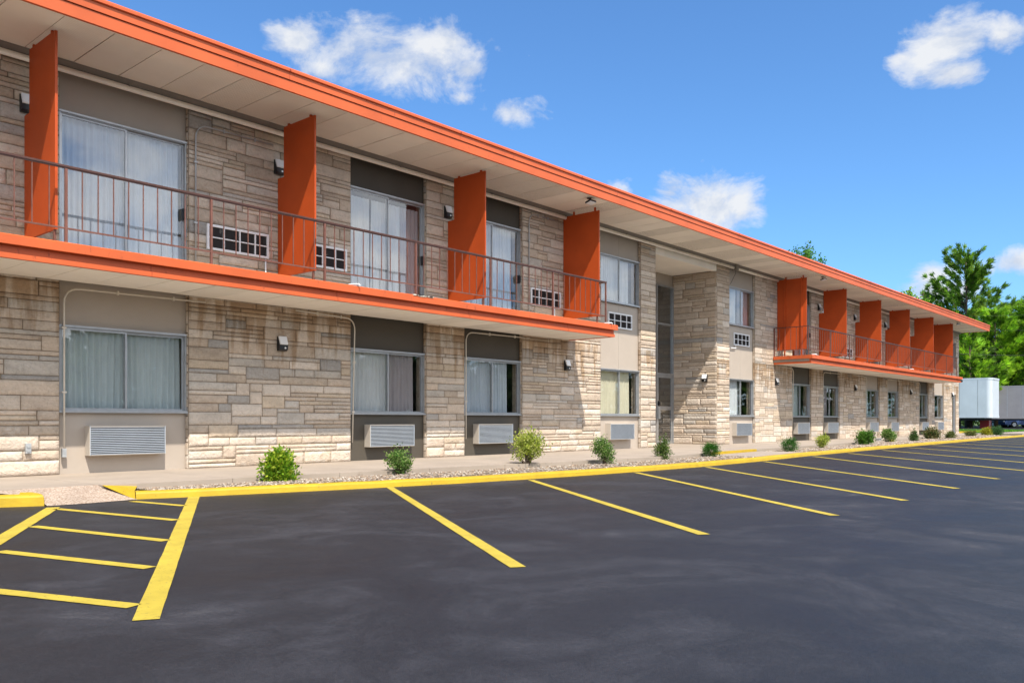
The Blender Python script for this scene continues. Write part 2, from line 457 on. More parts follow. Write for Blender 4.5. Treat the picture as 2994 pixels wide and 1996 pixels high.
# gravel bed: base sheet plus loose pebbles
gb = MB()
xs = [4.55 + k * .5 for k in range(98)]
for a, b in zip(xs, xs[1:]):
    gb.poly([(a, interp(CURB, a) + .15, -.085), (b, interp(CURB, b) + .15, -.085), (b, interp(EDGE, b) + .01, -.075), (a, interp(EDGE, a) + .01, -.075)])
gb.poly([(-1, 11.4, -.07), (3.30, 9.75, -.07), (3.33, 10.2, -.06), (-1, 11.8, -.06)])
tag(gb.build('gravel_bed', plain('gravel_base', (.17, .135, .10), .95, .35, 30, bumpd=.01, bscale=45)), kind='structure')
pb = MB()
PC = [(.30, .24, .18), (.38, .33, .27), (.21, .15, .105), (.45, .41, .35), (.26, .18, .125), (.16, .13, .105), (.33, .25, .17)]
def pebble(x, y, z, r):
    c = R.choice(PC); k = R.uniform(.75, 1.15); c = (c[0] * k, c[1] * k, c[2] * k, 1)
    a = R.uniform(0, PI); ex = R.uniform(.8, 1.5); ca, sa = math.cos(a), math.sin(a); t = R.uniform(.45, .8)
    ring = []
    for q in range(5):
        an = 2 * PI * q / 5 + R.uniform(-.3, .3); px, py = math.cos(an) * r * ex, math.sin(an) * r
        ring.append(pb.vert((x + px * ca - py * sa, y + px * sa + py * ca, z + R.uniform(-.2, .3) * r), c))
    tp = pb.vert((x + R.uniform(-.3, .3) * r, y + R.uniform(-.3, .3) * r, z + r * t), c)
    for q in range(5): pb.face((ring[q], ring[(q + 1) % 5], tp))
for k in range(15000):
    x = 4.6 + 46 * (R.random() ** 1.9)
    y0 = interp(CURB, x) + .14; y1 = interp(EDGE, x) - .01
    if 17.6 < x < 20.8 or 33.3 < x < 34.4:
        continue
    y = R.uniform(y0, y1); f = (y - y0) / max(.1, y1 - y0)
    s = 1 + max(0, x - 12) * .035
    pebble(x, y, -.078 + .012 * math.sin(f * PI) + R.uniform(0, .016), R.uniform(.010, .021) * s)
for k in range(220):
    f = R.random(); pebble(2.2 + 1.1 * f, 10.25 - .35 * f + R.uniform(-.02, .28), -.055, R.uniform(.014, .028))
tag(pb.build('gravel', M['pebble'], col=True), kind='stuff')

# painted markings
def ragged_quad(m, a, b, w0, w1, z, n=30, jit=.0016):
    """a stripe from a to b (centre line) with slightly uneven edges"""
    a, b = Vector(a), Vector(b); d = (b - a).normalized(); nn = Vector((-d.y, d.x))
    L = []; Rr = []
    for k in range(n + 1):
        t = k / n; p = a + (b - a) * t; w = w0 + (w1 - w0) * t
        l = p + nn * (w / 2 + R.uniform(-jit, jit)); r = p - nn * (w / 2 + R.uniform(-jit, jit))
        L.append(m.vert((l.x, l.y, z))); Rr.append(m.vert((r.x, r.y, z)))
    for k in range(n):
        m.face((Rr[k], Rr[k + 1], L[k + 1], L[k]))
ST = [((7.42, 8.66), (3.90, 3.36)), ((9.72, 8.12), (5.98, 3.22)), ((12.3, 7.92), (7.98, 2.93)), ((14.62, 7.82), (10.0, 2.89)), ((17.4, 7.92), (12.2, 2.88)),
      ((20.7, 8.13), (14.6, 2.88)), ((23.3, 8.2), (17.0, 2.75)), ((26.3, 8.24), (19.7, 2.8)), ((29.4, 8.41), (22.6, 2.8)), ((32.6, 8.5), (25.6, 2.8)), ((36.0, 8.65), (28.8, 2.8)),
      ((39.1, 8.69), (31.8, 2.8)), ((42.2, 8.78), (34.9, 2.8)), ((45.3, 8.8), (37.8, 2.8)), ((47.9, 8.8), (40.4, 2.8)), ((50.6, 8.9), (43.1, 2.8))]
for a, b in ST:
    m = MB(); ragged_quad(m, a, b, .095, .10, LOT + .004)
    tag(m.build('parking_line', M['yellow_line']), kind='structure')
hz = LOT + .004
m = MB(); ragged_quad(m, (4.995, 9.33), (1.768, 3.735), .125, .115, hz, 40); tag(m.build('parking_line', M['yellow_line']), kind='structure')
m = MB(); ragged_quad(m, (3.425, 9.27), (.55, 3.95), .125, .125, hz, 40); tag(m.build('parking_line', M['yellow_line']), kind='structure')
for a, b in (((4.26, 9.315), (4.40, 8.38)), ((3.39, 9.10), (3.72, 7.22)), ((2.70, 7.76), (3.04, 6.04)), ((2.035, 6.45), (2.42, 5.0)), ((1.53, 5.02), (1.875, 4.02))):
    d = (Vector(b) - Vector(a)).normalized()
    m = MB(); ragged_quad(m, Vector(a), Vector(b) - d * .035, .098, .098, hz)
    tag(m.build('parking_line', M['yellow_line']), kind='structure')

# ================================================================== BUILDING
B = thing('motel_building', 'long two-storey limestone motel with orange roof edge and two orange-trimmed balconies', 'motel', (26, YW, 0))
STONE_C = [(.54, .44, .345), (.58, .49, .40), (.49, .40, .315), (.60, .52, .435), (.45, .37, .29), (.54, .44, .33), (.50, .45, .39), (.42, .385, .345), (.35, .33, .305)]
STONE_W = [5, 5, 4, 4, 2.4, 3, 2, .9, .45]
def ashlar(m, O, U, Nn, W, H, z0=0., fine=True, unit=.068):
    """random-range ashlar: rock-faced stones of one to three courses laid over a mortar plane"""
    O = Vector(O); U = Vector(U); Nn = Vector(Nn); Z = Vector((0, 0, 1))
    mc = (.26, .205, .15, 1)
    m.poly([O, O + U * W, O + U * W + Z * H, O + Z * H], mc)
    rows = int(round(H / unit)); unit = H / rows
    sky = [[0., W, 0]]
    while True:
        k = min(range(len(sky)), key=lambda i: (sky[i][2], sky[i][0]))
        x0, x1, lv = sky[k]
        if lv >= rows: break
        gap = x1 - x0
        nb = [sky[i][2] for i in (k - 1, k + 1) if 0 <= i < len(sky)]
        h = R.choices((1, 2, 3), (.27, .49, .24))[0]
        if nb and R.random() < .45 and 1 <= min(nb) - lv <= 3: h = min(nb) - lv
        h = min(h, rows - lv)
        if rows - lv - h == 0: pass
        w = R.uniform(.30, .72) * (1.45 if h == 1 else 1.)
        if R.random() < .2: w *= 1.5
        if gap - w < .2: w = gap
        stone(m, O, U, Nn, x0, x0 + w, lv * unit, (lv + h) * unit, fine)
        new = [[x0, x0 + w, lv + h]] + ([[x0 + w, x1, lv]] if gap - w > 1e-6 else [])
        sky[k:k + 1] = new
        # merge
        i = 0
        while i < len(sky) - 1:
            if sky[i][2] == sky[i + 1][2]:
                sky[i][1] = sky[i + 1][1]; del sky[i + 1]
            else: i += 1
def stone(m, O, U, Nn, x0, x1, z0, z1, fine):
    Z = Vector((0, 0, 1)); gp = .0045 if fine else .008
    c = R.choices(STONE_C, STONE_W)[0]; k = R.uniform(.9, 1.09); c = (c[0] * k, c[1] * k, c[2] * k, 1)
    x0 += gp; x1 -= gp; z0 += gp * .8; z1 -= gp * .8
    w, h = x1 - x0, z1 - z0
    nx = max(2, round(w / (.055 if fine else .3))); nz = max(2, round(h / .05)) if fine else 1
    pr = R.uniform(.008, .018); tilt = R.uniform(-.004, .004); rough = R.uniform(.001, .0045) if fine else 0
    e = .006
    grid = []
    for j in range(nz + 1):
        row = []
        for i in range(nx + 1):
            u = x0 + e + (w - 2 * e) * i / nx; z = z0 + e * .8 + (h - 1.6 * e) * j / nz
            edge = i in (0, nx) or j in (0, nz)
            p = pr + tilt * (i / nx - .5) + (R.uniform(-rough, rough) if not edge else -.003 + R.uniform(-rough, rough) * .5)
            row.append(m.vert(O + U * u + Z * z + Nn * p, c))
        grid.append(row)
    for j in range(nz):
        for i in range(nx):
            m.face((grid[j][i], grid[j][i + 1], grid[j + 1][i + 1], grid[j + 1][i]), fine)
    b = [m.vert(O + U * u + Z * z - Nn * .002, tuple(q * .68 for q in c[:3]) + (1,)) for u, z in ((x0, z0), (x1, z0), (x1, z1), (x0, z1))]
    for i in range(nx):
        if i == 0 or True:
            pass
    # skirts
    def skirt(line, a, bb):
        n = len(line) - 1
        pa, pb_ = Vector(m.v[a]), Vector(m.v[bb])
        base = [a] + [m.vert(pa + (pb_ - pa) * t / n, c) for t in range(1, n)] + [bb]
        for t in range(n): m.face((base[t], base[t + 1], line[t + 1], line[t]))
    skirt(grid[0], b[0], b[1]); skirt([r[-1] for r in grid], b[1], b[2]); skirt(grid[-1][::-1], b[2], b[3]); skirt([r[0] for r in grid][::-1], b[3], b[0])

PIERS = [(-3, 4.64), (6.52, 9.65), (11.53, 12.62), (14.48, 17.54), (19.41, 20.175), (23.743, 24.58), (26.41, 29.45), (31.19, 32.36), (34.10, 37.19), (38.97, 40.06),
         (41.8, 44.97), (46.6, 47.73), (49.53, 51.2), (52.02, 52.64)]
def pier(x0, x1, z0, z1, mat=None):
    m = MB(); m.box(x0, x1, YW + .006, YW + .30, z0, z1, (.42, .345, .27, 1))
    ashlar(m, (x0, YW + .004, z0), (1, 0, 0), (0, -1, 0), x1 - x0, z1 - z0, fine=x0 < 25)
    if x1 < 48 and x0 > 0:      # stone returns into the bays
        ashlar(m, (x0 - .002, YW + .082, z0), (0, -1, 0), (-1, 0, 0), .078, z1 - z0, fine=False)
    return m.build('wall', M['stone'] if mat is None else mat, B, col=True)
for a, b in PIERS: pier(a, b, 0, ZS)
pier(51.2, 52.02, 2.16, 3.62); pier(51.2, 52.02, 5.06, ZS)
# recess beside the entrance: side wall, ceiling, beam
m = MB(); ashlar(m, (23.739, 13.9, 0), (0, -1, 0), (-1, 0, 0), 1.553, 5.36, fine=True); m.build('wall', M['stone_up'], B, col=True)
m = MB(); m.box(20.18, 20.24, 12.66, 13.95, 0, 5.36); m.build('wall', M['beige_panel'], B)
m = MB(); m.box(20.178, 23.74, 12.36, 12.52, 5.352, 5.685); m.build('beam', M['soffit_plain'], B)
m = MB()
yy = 12.53
while yy < 13.9:
    m.box(20.18, 23.735, yy, min(yy + .6, 13.93), 5.37, 5.40); yy += .606
m.build('recess_ceiling', M['soffit_plain'], B)
# end wall, back wall, floors and dark rooms behind the glass
m = MB()
for a, b in ((-3, 20.17), (23.8, 52.6)):
    m.box(a, b, 16.2, 16.3, 0, ZS); m.box(a, b, 12.66, 16.2, 2.70, 2.92); m.box(a, b, 12.66, 16.2, -.02, .02); m.box(a, b, 12.5, 16.2, ZS + .002, ZS + .05)
for x in (-2.95, 8.1, 12.1, 16.0, 20.12, 23.85, 28.1, 31.9, 35.8, 39.8, 43.6, 47.2, 50.6):
    m.box(x - .04, x + .04, 12.66, 16.2, .02, ZS)
m.build('interior', M['interior'], B)
m = MB(); m.box(52.5, 52.64, 12.66, 26, 0, ZS); m.box(-3, 52.5, 25.9, 26, 0, ZS); m.build('end_wall', M['beige_panel'], B)

BAYS = [(4.64, 6.52), (9.65, 11.53), (12.62, 14.48), (17.54, 19.41), (24.58, 26.41), (29.45, 31.19), (32.36, 34.10), (37.19, 38.97), (40.06, 41.8), (44.97, 46.6), (47.73, 49.53)]
DARK = {1, 2, 5, 6, 9}
def panel(x0, x1, z0, z1, mat, seam=False):
    m = MB()
    if seam:
        xm = (x0 + x1) / 2
        m.box(x0, xm - .003, YP, YP + .1, z0, z1); m.box(xm + .003, x1, YP, YP + .1, z0, z1)
        m.box(xm - .003, xm + .003, YP + .006, YP + .1, z0, z1)
    else:
        m.box(x0, x1, YP, YP + .1, z0, z1)
    return m.build('wall_panel', mat, B)
def rect_frame(m, x0, x1, z0, z1, t, y0, y1):
    m.box(x0, x1, y0, y1, z0, z0 + t); m.box(x0, x1, y0, y1, z1 - t, z1)
    m.box(x0, x0 + t, y0, y1, z0 + t, z1 - t); m.box(x1 - t, x1, y0, y1, z0 + t, z1 - t)
def window(x0, x1, z0, z1, name='window', handle=False, split=.5):
    m = MB()
    xm = x0 + (x1 - x0) * split
    rect_frame(m, x0, x1, z0, z1, .028, YP - .045, YP + .06)
    m.box(x0 - .0, x1 + .0, YP - .075, YP - .045, z0 - .012, z0 + .018)                      # projecting sill / head drip
    m.box(x0, x1, YP - .065, YP - .046, z1 - .018, z1 + .008)
    rect_frame(m, x0 + .0285, xm + .019, z0 + .0285, z1 - .0285, .026, YP - .022, YP + .004)     # outer sash
    rect_frame(m, xm - .019, x1 - .0285, z0 + .0285, z1 - .0285, .026, YP + .010, YP + .036)     # inner sash
    w = m.build(name, M['alu'], B)
    p = MB(); p.poly([(x0 + .053, YP - .008, z0 + .053), (xm - .008, YP - .008, z0 + .053), (xm - .008, YP - .008, z1 - .053), (x0 + .053, YP - .008, z1 - .053)]); p.build('pane', M['glass'], w)
    p = MB(); p.poly([(xm + .008, YP + .022, z0 + .053), (x1 - .053, YP + .022, z0 + .053), (x1 - .053, YP + .022, z1 - .053), (xm + .008, YP + .022, z1 - .053)]); p.build('pane', M['glass'], w)
    if handle:
        h = MB(); zc = (z0 + z1) / 2 - .08
        h.box(x1 - .066, x1 - .042, YP - .06, YP + .008, zc - .09, zc + .09); h.box(x1 - .062, x1 - .046, YP - .085, YP - .06, zc - .07, zc + .07)
        h.build('handle', M['lamp_black'], w)
    return w
for i, (a, b) in enumerate(BAYS):
    pm = M['dark_panel'] if i in DARK else M['beige_panel']
    two = i in (3, 4)
    panel(a, b, 0, .855, pm)
    window(a + .003, b - .003, .868, 2.07)
    if two:
        panel(a, b, 2.08, 3.785, pm, seam=True); window(a + .003, b - .003, 3.80, 5.0); panel(a, b, 5.01, ZS, pm, seam=True)
    else:
        panel(a, b, 2.08, 2.96, pm)
        window(a + .003, b - .003, 2.975, 5.045, 'sliding_door', True)
        panel(a, b, 5.056, ZS, pm)
window(51.203, 52.017, 3.64, 5.05)

# entrance door in the recess and end door
def entrance(x0, x1, y, zt, tz, name):
    m = MB(); rect_frame(m, x0, x1, .0, zt, .05, y - .05, y + .05)
    for z in tz: m.box(x0 + .05, x1 - .05, y - .049, y + .049, z - .03, z + .03)
    d = m.build(name, M['alu'], B)
    zs = [.05] + list(tz) + [zt - .05]
    return d, zs
D, zs = entrance(22.70, 23.735, 13.9, 5.0, (2.2, 3.775), 'entrance_frame')
p = MB(); p.box(22.75, 23.685, 13.9, 13.906, 2.23, 3.745); p.build('pane', M['glass'], D)
p = MB(); p.box(22.75, 23.685, 13.9, 13.906, 3.805, 4.95); p.build('pane', M['glass'], D)
m = MB(); rect_frame(m, 22.757, 23.678, .03, 2.163, .075, 13.872, 13.915); m.box(22.832, 23.603, 13.873, 13.914, 1.07, 1.19)
GD = m.build('glass_door', M['alu'], B)
p = MB(); p.box(22.832, 23.603, 13.89, 13.896, .105, 1.07); p.box(22.832, 23.603, 13.89, 13.896, 1.19, 2.088); p.build('pane', M['glass'], GD)
p = MB(); p.box(22.74, 22.86, 13.82, 13.872, .80, 1.18); p.build('lock_box', M['galv'], GD)
p = MB(); p.prism([(13.872, 1.2), (13.80, 1.23), (13.80, 1.30), (13.872, 1.36)], 'x', 22.76, 22.83); p.build('handle', M['lamp_black'], GD)
m = MB(); m.box(20.25, 22.69, 13.9, 13.98, 0, 5.36); m.box(22.69, 23.74, 13.9, 13.98, 5.005, 5.36); m.build('wall_panel', M['beige_panel'], B)
m = MB(); m.box(20.2, 23.8, 15.6, 15.7, 0, ZS); m.box(20.2, 23.8, 13.99, 15.6, -.01, .012); m.build('interior', plain('dark_corridor', (.02, .021, .024), .9, .1), B)
D, zs = entrance(51.22, 52.0, YP, 2.13, (), 'entrance_frame')
m = MB(); rect_frame(m, 51.275, 51.945, .03, 2.07, .07, YP - .03, YP + .03); GD2 = m.build('glass_door', M['alu'], B)
p = MB(); p.box(51.345, 51.875, YP, YP + .005, .1, 2.0); p.build('pane', M['glass'], GD2)

# roof
m = MB(); m.box(-3, 52.64, YE + .06, 26, ZS + .055, 5.98); ROOF = m.build('roof', M['roof'], B)
m = MB()
m.box(-3, 52.64, YE, YE + .045, 5.672, 5.826)                 # lower board
m.box(-3, 52.64, YE + .012, YE + .05, 5.826, 5.838)           # shadow gap
m.box(-3, 52.64, YE - .016, YE + .045, 5.838, 5.952)          # upper board
m.prism([(YE - .036, 5.952), (YE + .05, 5.952), (YE + .05, 6.02), (YE - .0, 6.02), (YE - .036, 5.985)], 'x', -3, 52.64)
m.prism([(YE - .030, 5.944), (YE - .0155, 5.944), (YE - .0155, 5.9515), (YE - .044, 5.9515)], 'x', -3, 52.64)
m.box(52.60, 52.645, YE + .046, 26, 5.672, 6.018)
m.build('fascia', M['orange_trim'], ROOF)
m = MB()
for k, x in enumerate([-.2, 3.62, 7.28, 10.9, 14.6, 18.3, 22, 25.7, 29.4, 33, 36.7, 40.3, 44, 47.6]):    # butt joints of the metal edge
    m.box(x, x + .02, YE - .046, YE - .0362, 5.956, 5.984); m.box(x + .004, x + .009, YE - .0185, YE - .0162, 5.842, 5.944)
m.build('edge_joint', M['orange_dark'], ROOF)
def soffit(name, x0, x1, y0, y1, z, parent, off, pitch=.61, frame=.055):
    m = MB(); x = off
    m.box(x0, x1, y0, y0 + frame, z - .004, z + .03, (.89, .835, .745, 1)); 
    while x < x1:
        a, b = max(x, x0), min(x + pitch, x1)
        dz = R.uniform(-.0025, .0025)
        k = R.choice((1., .97, .90, .82, 1.02)); pf = R.random() < .28 and name == 'soffit' and z > 5; k = .95 if pf else k; cc_ = (.89 * k, .83 * k, .74 * k, .1 if pf else 1)
        if b - a > .02: m.box(a + .006, b - .006, y0 + frame + .006, y1, z + dz, z + .03, cc_)
        x += pitch
    return m.build(name, M['soffit'], parent, col=True)
soffit('soffit', -3, 52.64, YE + .047, 12.36, ZS, ROOF, -3 + (4.77 + 3) % .614, .614)
m = MB(); m.box(-3, 52.64, YE + .05, 12.36, ZS + .031, ZS + .05); m.build('soffit_backing', M['soffit_line'], ROOF)
m = MB(); m.prism([(12.20, ZS - .004), (12.33, ZS - .004), (12.33, ZS - .075), (12.25, ZS - .075)], 'x', -3, 52.6); m.build('wall_trim', M['grey_trim'], B)

# balconies
def balcony(x0, x1, ends):
    m = MB(); m.box(x0 + .05, x1 - .05, 11.085, YW - .02, 2.70, 2.935); bal = m.build('balcony', M['concrete'], B)
    m = MB()
    m.prism([(10.965, 2.825), (11.09, 2.825), (11.09, 2.945), (10.985, 2.945), (10.965, 2.93)], 'x', x0 + .0, x1 - .0)
    m.box(x0 + .05, x1 - .05, 11.048, 11.085, 2.668, 2.822)
    m.box(x0 + .05, x1 - .05, 11.020, 11.0475, 2.668, 2.728)
    for e in ends:
        xe, sgn = (x1, -1) if e == 1 else (x0, 1)
        a, b = sorted((xe, xe + sgn * .06)); m.box(a, b, 11.091, YW - .022, 2.827, 2.943)
        a, b = sorted((xe + sgn * .051, xe + sgn * .09)); m.box(a, b, 11.086, YW - .022, 2.668, 2.822)
        a, b = sorted((xe + sgn * .036, xe + sgn * .0505)); m.box(a, b, 11.036, YW - .022, 2.668, 2.735)
    m.build('fascia', M['orange_trim'], bal)
    soffit('soffit', x0 + .10, x1 - .10, 11.09, YW - .022, 2.678, bal, x0 - .3, .614, .03)
    m = MB()
    for k in range(int((x1 - x0) / 3)):
        x = x0 + 1.2 + k * 3.05
        m.box(x, x + .006, 11.017, 11.0195, 2.668, 2.735); m.box(x, x + .005, 11.045, 11.0478, 2.735, 2.822)
    m.build('fascia_joint', M['orange_dark'], bal)
    return bal
BL = balcony(-2, 16.27, (1,))
BR = balcony(27.80, 47.50, (0, 1))
m = MB()
random.seed(3)
for x, y, n in ((9.93, 10.9655, 9),):
    px = x
    for k in range(n):
        w = R.uniform(.05, .11); a = R.uniform(-.02, .02)
        m.prism([(px, 2.935 + a), (px + w, 2.93 - a), (px + w + .02, 2.951), (px, 2.951)], 'y', y - .012, y + .03); px += w * .6
m.build('peeling_paint', M['paint_chip'], BL)

# ================================================================== THINGS ON THE BUILDING
# --- balcony dividers
def make_divider(X, top, notch, battens=False):
    t = thing('balcony_divider', '', 'divider', (X, 11.8, 2.94), 'orange divider panels between the balconies')
    m = MB()
    prof = [(11.30, 3.155), (12.335, 3.155), (12.335, 4.82), (12.16, 4.82), (12.16, top), (11.30, top)] if notch else [(11.30, 3.155), (12.335, 3.155), (12.335, top), (11.30, top)]
    m.prism(prof, 'x', X - .016, X + .016); m.build('panel', M['orange_panel'], t)
    for y in (11.42, 12.03):
        m = MB(); m.box(X - .018, X + .018, y - .018, y + .018, top - (.0 if not battens else 0), ZS - .006); m.build('bracket', M['orange_panel'], t)
    m = MB(); m.box(X - .015, X + .015, 11.34, 11.375, 2.938, 3.155); m.build('leg', M['rail'], t)
    m = MB(); m.box(X - .015, X + .015, 12.15, 12.185, 2.938, 3.155); m.build('leg', M['rail'], t)
    if battens:
        for y in (11.47, 12.06):
            m = MB(); m.box(X - .050, X - .0165, y - .02, y + .02, 2.945, top + .02); m.build('batten', M['orange_panel'], t)
    return t
DIV = [(4.209, 5.655, True, 'tall burnt orange divider standing beside the biggest sliding door'),
       (8.121, 5.655, True, 'notched burnt orange divider between two white vent grilles on the near balcony'),
       (12.137, 5.655, True, 'notched burnt orange divider between the two dark upper sliding door bays'),
       (15.997, 5.60, False, 'plain burnt orange divider at the free end of the near balcony'),
       (28.158, 5.60, False, 'burnt orange divider with two upright battens at the corner of the far balcony'),
       (31.944, 5.655, True, 'second divider along the far balcony counting from its battened corner'),
       (35.887, 5.655, True, 'third divider along the far balcony counting from its battened corner'),
       (39.75, 5.655, True, 'fourth divider along the far balcony counting from its battened corner'),
       (43.50, 5.655, True, 'fifth divider along the far balcony, next to its last panel'),
       (47.02, 5.655, False, 'last divider at the far end of the far balcony, beyond the other panels')]
for i, (X, top, nt_, lab) in enumerate(DIV):
    t = make_divider(X, top, nt_, i == 4); t['label'] = lab

# --- railings
def baluster_mb(x, y, z0, z1, r=.0075):
    m = MB(); m.box(x - r, x + r, y - r, y + r, z0, z1); return m
def railing(name_label, x0, posts, pitch, ret_post=None, returns=()):
    t = thing('balcony_railing', name_label, 'railing', (posts[0], 11.12, 2.94), 'brown iron railings on the balconies')
    x1 = posts[-1]; y = 11.12
    m = MB(); m.box(x0, x1 + .02, y - .02, y + .02, 3.905, 3.93); m.box(x0, x1 + .015, y - .012, y + .012, 3.89, 3.9045); m.build('top_rail', M['rail_top'], t)
    m = MB(); m.box(x0, x1 - .016, y - .010, y + .010, 3.135, 3.155); m.build('bottom_rail', M['rail'], t)
    pm = None
    for p in posts:
        m = MB(); m.box(p - .0155, p + .0155, y - .0155, y + .0155, 2.937, 3.889); m.build('post', M['rail'], t)
    n = int(round((x1 - x0) / pitch)); k0 = MB(); k0.box(-.007, .007, -.007, .007, 3.1555, 3.889)
    proto = None
    for k in range(1, n):
        x = x0 + (x1 - x0) * k / n
        if min(abs(x - p) for p in posts) < .06: continue
        if proto is None:
            m = MB(); m.box(x - .006, x + .006, y - .006, y + .006, 3.1555, 3.889); proto = m.build('baluster', M['rail'], t); px = x
        else:
            c = proto.copy(); C.objects.link(c); c.location = (x - px, 0, 0)
    for xr, ya, yb, nb in returns:
        m = MB(); m.box(xr - .018, xr + .018, ya, yb, 3.903, 3.928); m.build('top_rail', M['rail_top'], t)
        m = MB(); m.box(xr - .010, xr + .010, ya, yb, 3.135, 3.155); m.build('bottom_rail', M['rail'], t)
        for k in range(1, nb):
            yy = ya + (yb - ya) * k / nb
            m = MB(); m.box(xr - .007, xr + .007, yy - .007, yy + .007, 3.1555, 3.902); m.build('baluster', M['rail'], t)
        if nb:
            m = MB(); m.box(xr - .0155, xr + .0155, yb - .031, yb, 2.937, 3.902); m.build('post', M['rail'], t)
    return t
railing('brown iron railing along the front of the near balcony', -1.616, [-1.616 + 1.957 * k for k in range(9)] + [15.996], .1957, returns=((15.996, 11.141, 11.30, 0),))
railing('brown iron railing wrapping the far balcony and its corner', 27.86, [27.86, 29.83, 31.73, 33.66, 35.55, 37.47, 39.34, 41.28, 43.10, 45.09, 46.98], .205, returns=((27.86, 11.141, 12.33, 6),))

# --- through-wall air conditioners (ground floor)
def make_ac():
    t = thing('air_conditioner', '', 'air conditioner', (0, 0, 0), 'air conditioner grilles under the ground floor windows')
    m = MB(); m.box(-.553, .553, -.012, .0, 0, .42); m.box(-.553, .553, -.165, -.012, .40, .42); m.box(-.553, .553, -.165, -.012, 0, .012)
    m.box(-.553, -.541, -.165, -.012, .012, .40); m.box(.541, .553, -.165, -.012, .012, .40)
    m.build('casing', M['casing'], t)
    m = MB(); n = 16
    for k in range(n):
        z = .012 + k * .0254
        m.prism([(-.171, z), (-.166, z), (-.146, z + .0135), (-.151, z + .0150)], 'x', -.548, .548)
    for x in (-.548, .54): m.box(x, x + .008, -.1715, -.1505, .004, .418)
    m.build('grille', M['grille'], t)
    m = MB(); m.box(-.54, .54, -.14, -.135, .013, .399); m.build('coil_panel', M['vent_dark'], t)
    return t
AC0 = make_ac()
ACS = [(5.562, 'wide louvred grille low on the beige panel under the biggest ground floor window'),
       (10.59, 'louvred grille on the first dark panel, behind the small variegated shrub'),
       (13.52, 'louvred grille on the second dark panel, partly behind the round yellow-green shrub'),
       (18.42, 'fully sunlit louvred grille on the beige panel before the recessed entrance'),
       (25.48, 'sunlit louvred grille on the beige panel just past the recessed entrance'),
       (30.32, 'louvred grille on the first dark panel under the far balcony'),
       (33.23, 'louvred grille on the second dark panel under the far balcony'),
       (38.06, 'louvred grille on the first beige panel under the far balcony'),
       (40.95, 'louvred grille on the second beige panel under the far balcony'),
       (45.8, 'louvred grille on the last dark panel under the far balcony'),
       (48.65, 'louvred grille on the last beige panel before the building end')]
for i, (x, lab) in enumerate(ACS):
    t = AC0 if i == 0 else copy_tree(AC0)
    t.location = (x, YP, .25); t['label'] = lab
# --- vent grilles upstairs
def make_vent():
    t = thing('vent_grille', '', 'vent', (0, 0, 0), 'white vent grilles on the upper floor')
    m = MB(); rect_frame(m, -.553, .553, 0, .40, .035, -.035, .0)
    for x in (-.26, .02, .30): m.box(x - .011, x + .011, -.032, -.004, .0355, .3645)
    m.box(-.5175, .5175, -.030, -.006, .19, .208)
    m.build('frame', M['vent_white'], t)
    m = MB(); m.box(-.517, .517, -.003, .0, .036, .364)
    for k in range(64): 
        x = -.51 + k * .0162; m.box(x, x + .004, -.012, -.0035, .037, .363)
    m.build('fins', M['vent_dark'], t)
    return t
V0 = make_vent()
VS = [(7.36, YW - .012, 3.44, 'white gridded vent low on the upper stone wall beside the biggest sliding door'),
      (8.98, YW - .012, 3.44, 'white gridded vent partly hidden behind the second orange divider'),
      (15.30, YW - .012, 3.38, 'white gridded vent beside the last divider of the near balcony'),
      (18.52, YP - .001, 3.15, 'white gridded vent under the upper window before the recessed entrance'),
      (25.57, YP - .001, 3.16, 'white gridded vent under the upper window past the recessed entrance'),
      (32.9 - 1.2, YW - .012, 3.3, 'white gridded vent behind the second divider of the far balcony'),
      (34.9, YW - .012, 3.3, 'white gridded vent on the far balcony wall between its second and third dividers'),
      (42.6, YW - .012, 3.3, 'white gridded vent on the far balcony wall between its fourth and fifth dividers')]
for i, (x, y, z, lab) in enumerate(VS):
    if i == 5: continue
    t = V0 if i == 0 else copy_tree(V0)
    t.location = (x, y, z); t['label'] = lab

# --- wall lamps
def make_lamp():
    t = thing('wall_lamp', '', 'wall lamp', (0, 0, 0), 'black and white wall lamps on the stone piers')
    m = MB(); m.prism([(0, 0), (-.05, 0), (-.078, .03), (-.078, .10), (-.022, .238), (0, .238)], 'x', -.083, .083); m.build('housing', M['lamp_black'], t)
    m = MB(); m.prism([(-.0785, .104), (-.098, .112), (-.052, .246), (-.024, .2385)], 'x', -.074, .074); m.build('diffuser', M['lamp_white'], t)
    m = MB(); m.tube([(.03, -.0785, .05), (.03, -.086, .05)], .016, 10); m.build('sensor', M['lamp_white'], t)
    return t
L0 = make_lamp()
LS = [((4.215, 4.86), 'wall lamp upstairs beside the tall divider near the biggest sliding door'),
      ((8.11, 4.89), 'wall lamp in the notch of the second divider of the near balcony'),
      ((12.09, 4.875), 'wall lamp in the notch of the third divider of the near balcony'),
      ((8.17, 1.92), 'wall lamp on the water-stained ground floor pier under the near balcony'),
      ((16.09, 1.945), 'wall lamp on the ground floor pier beside the slanting balcony shadow'),
      ((28.04, 1.96), 'wall lamp on the ground floor pier at the corner under the far balcony'),
      ((35.83, 1.98), 'middle wall lamp on the ground floor piers under the far balcony'),
      ((43.5, 1.99), 'wall lamp on the ground floor pier before the last dark bay'),
      ((31.88, 4.93), 'wall lamp in the notch of the second divider on the far balcony'),
      ((35.76, 4.905), 'wall lamp in the notch of the third divider on the far balcony'),
      ((39.66, 4.92), 'wall lamp in the notch of the fourth divider on the far balcony'),
      ((51.12, 2.03), 'wall lamp beside the glass door at the building end')]
for i, ((x, z), lab) in enumerate(LS):
    t = L0 if i == 0 else copy_tree(L0)
    t.location = (x, YW - .014, z); t['label'] = lab
t = copy_tree(L0); t.location = (23.725, 12.74, 1.935); t.rotation_euler = (0, 0, -PI / 2)
t['label'] = 'wall lamp on the side wall of the entrance recess, casting a long shadow'

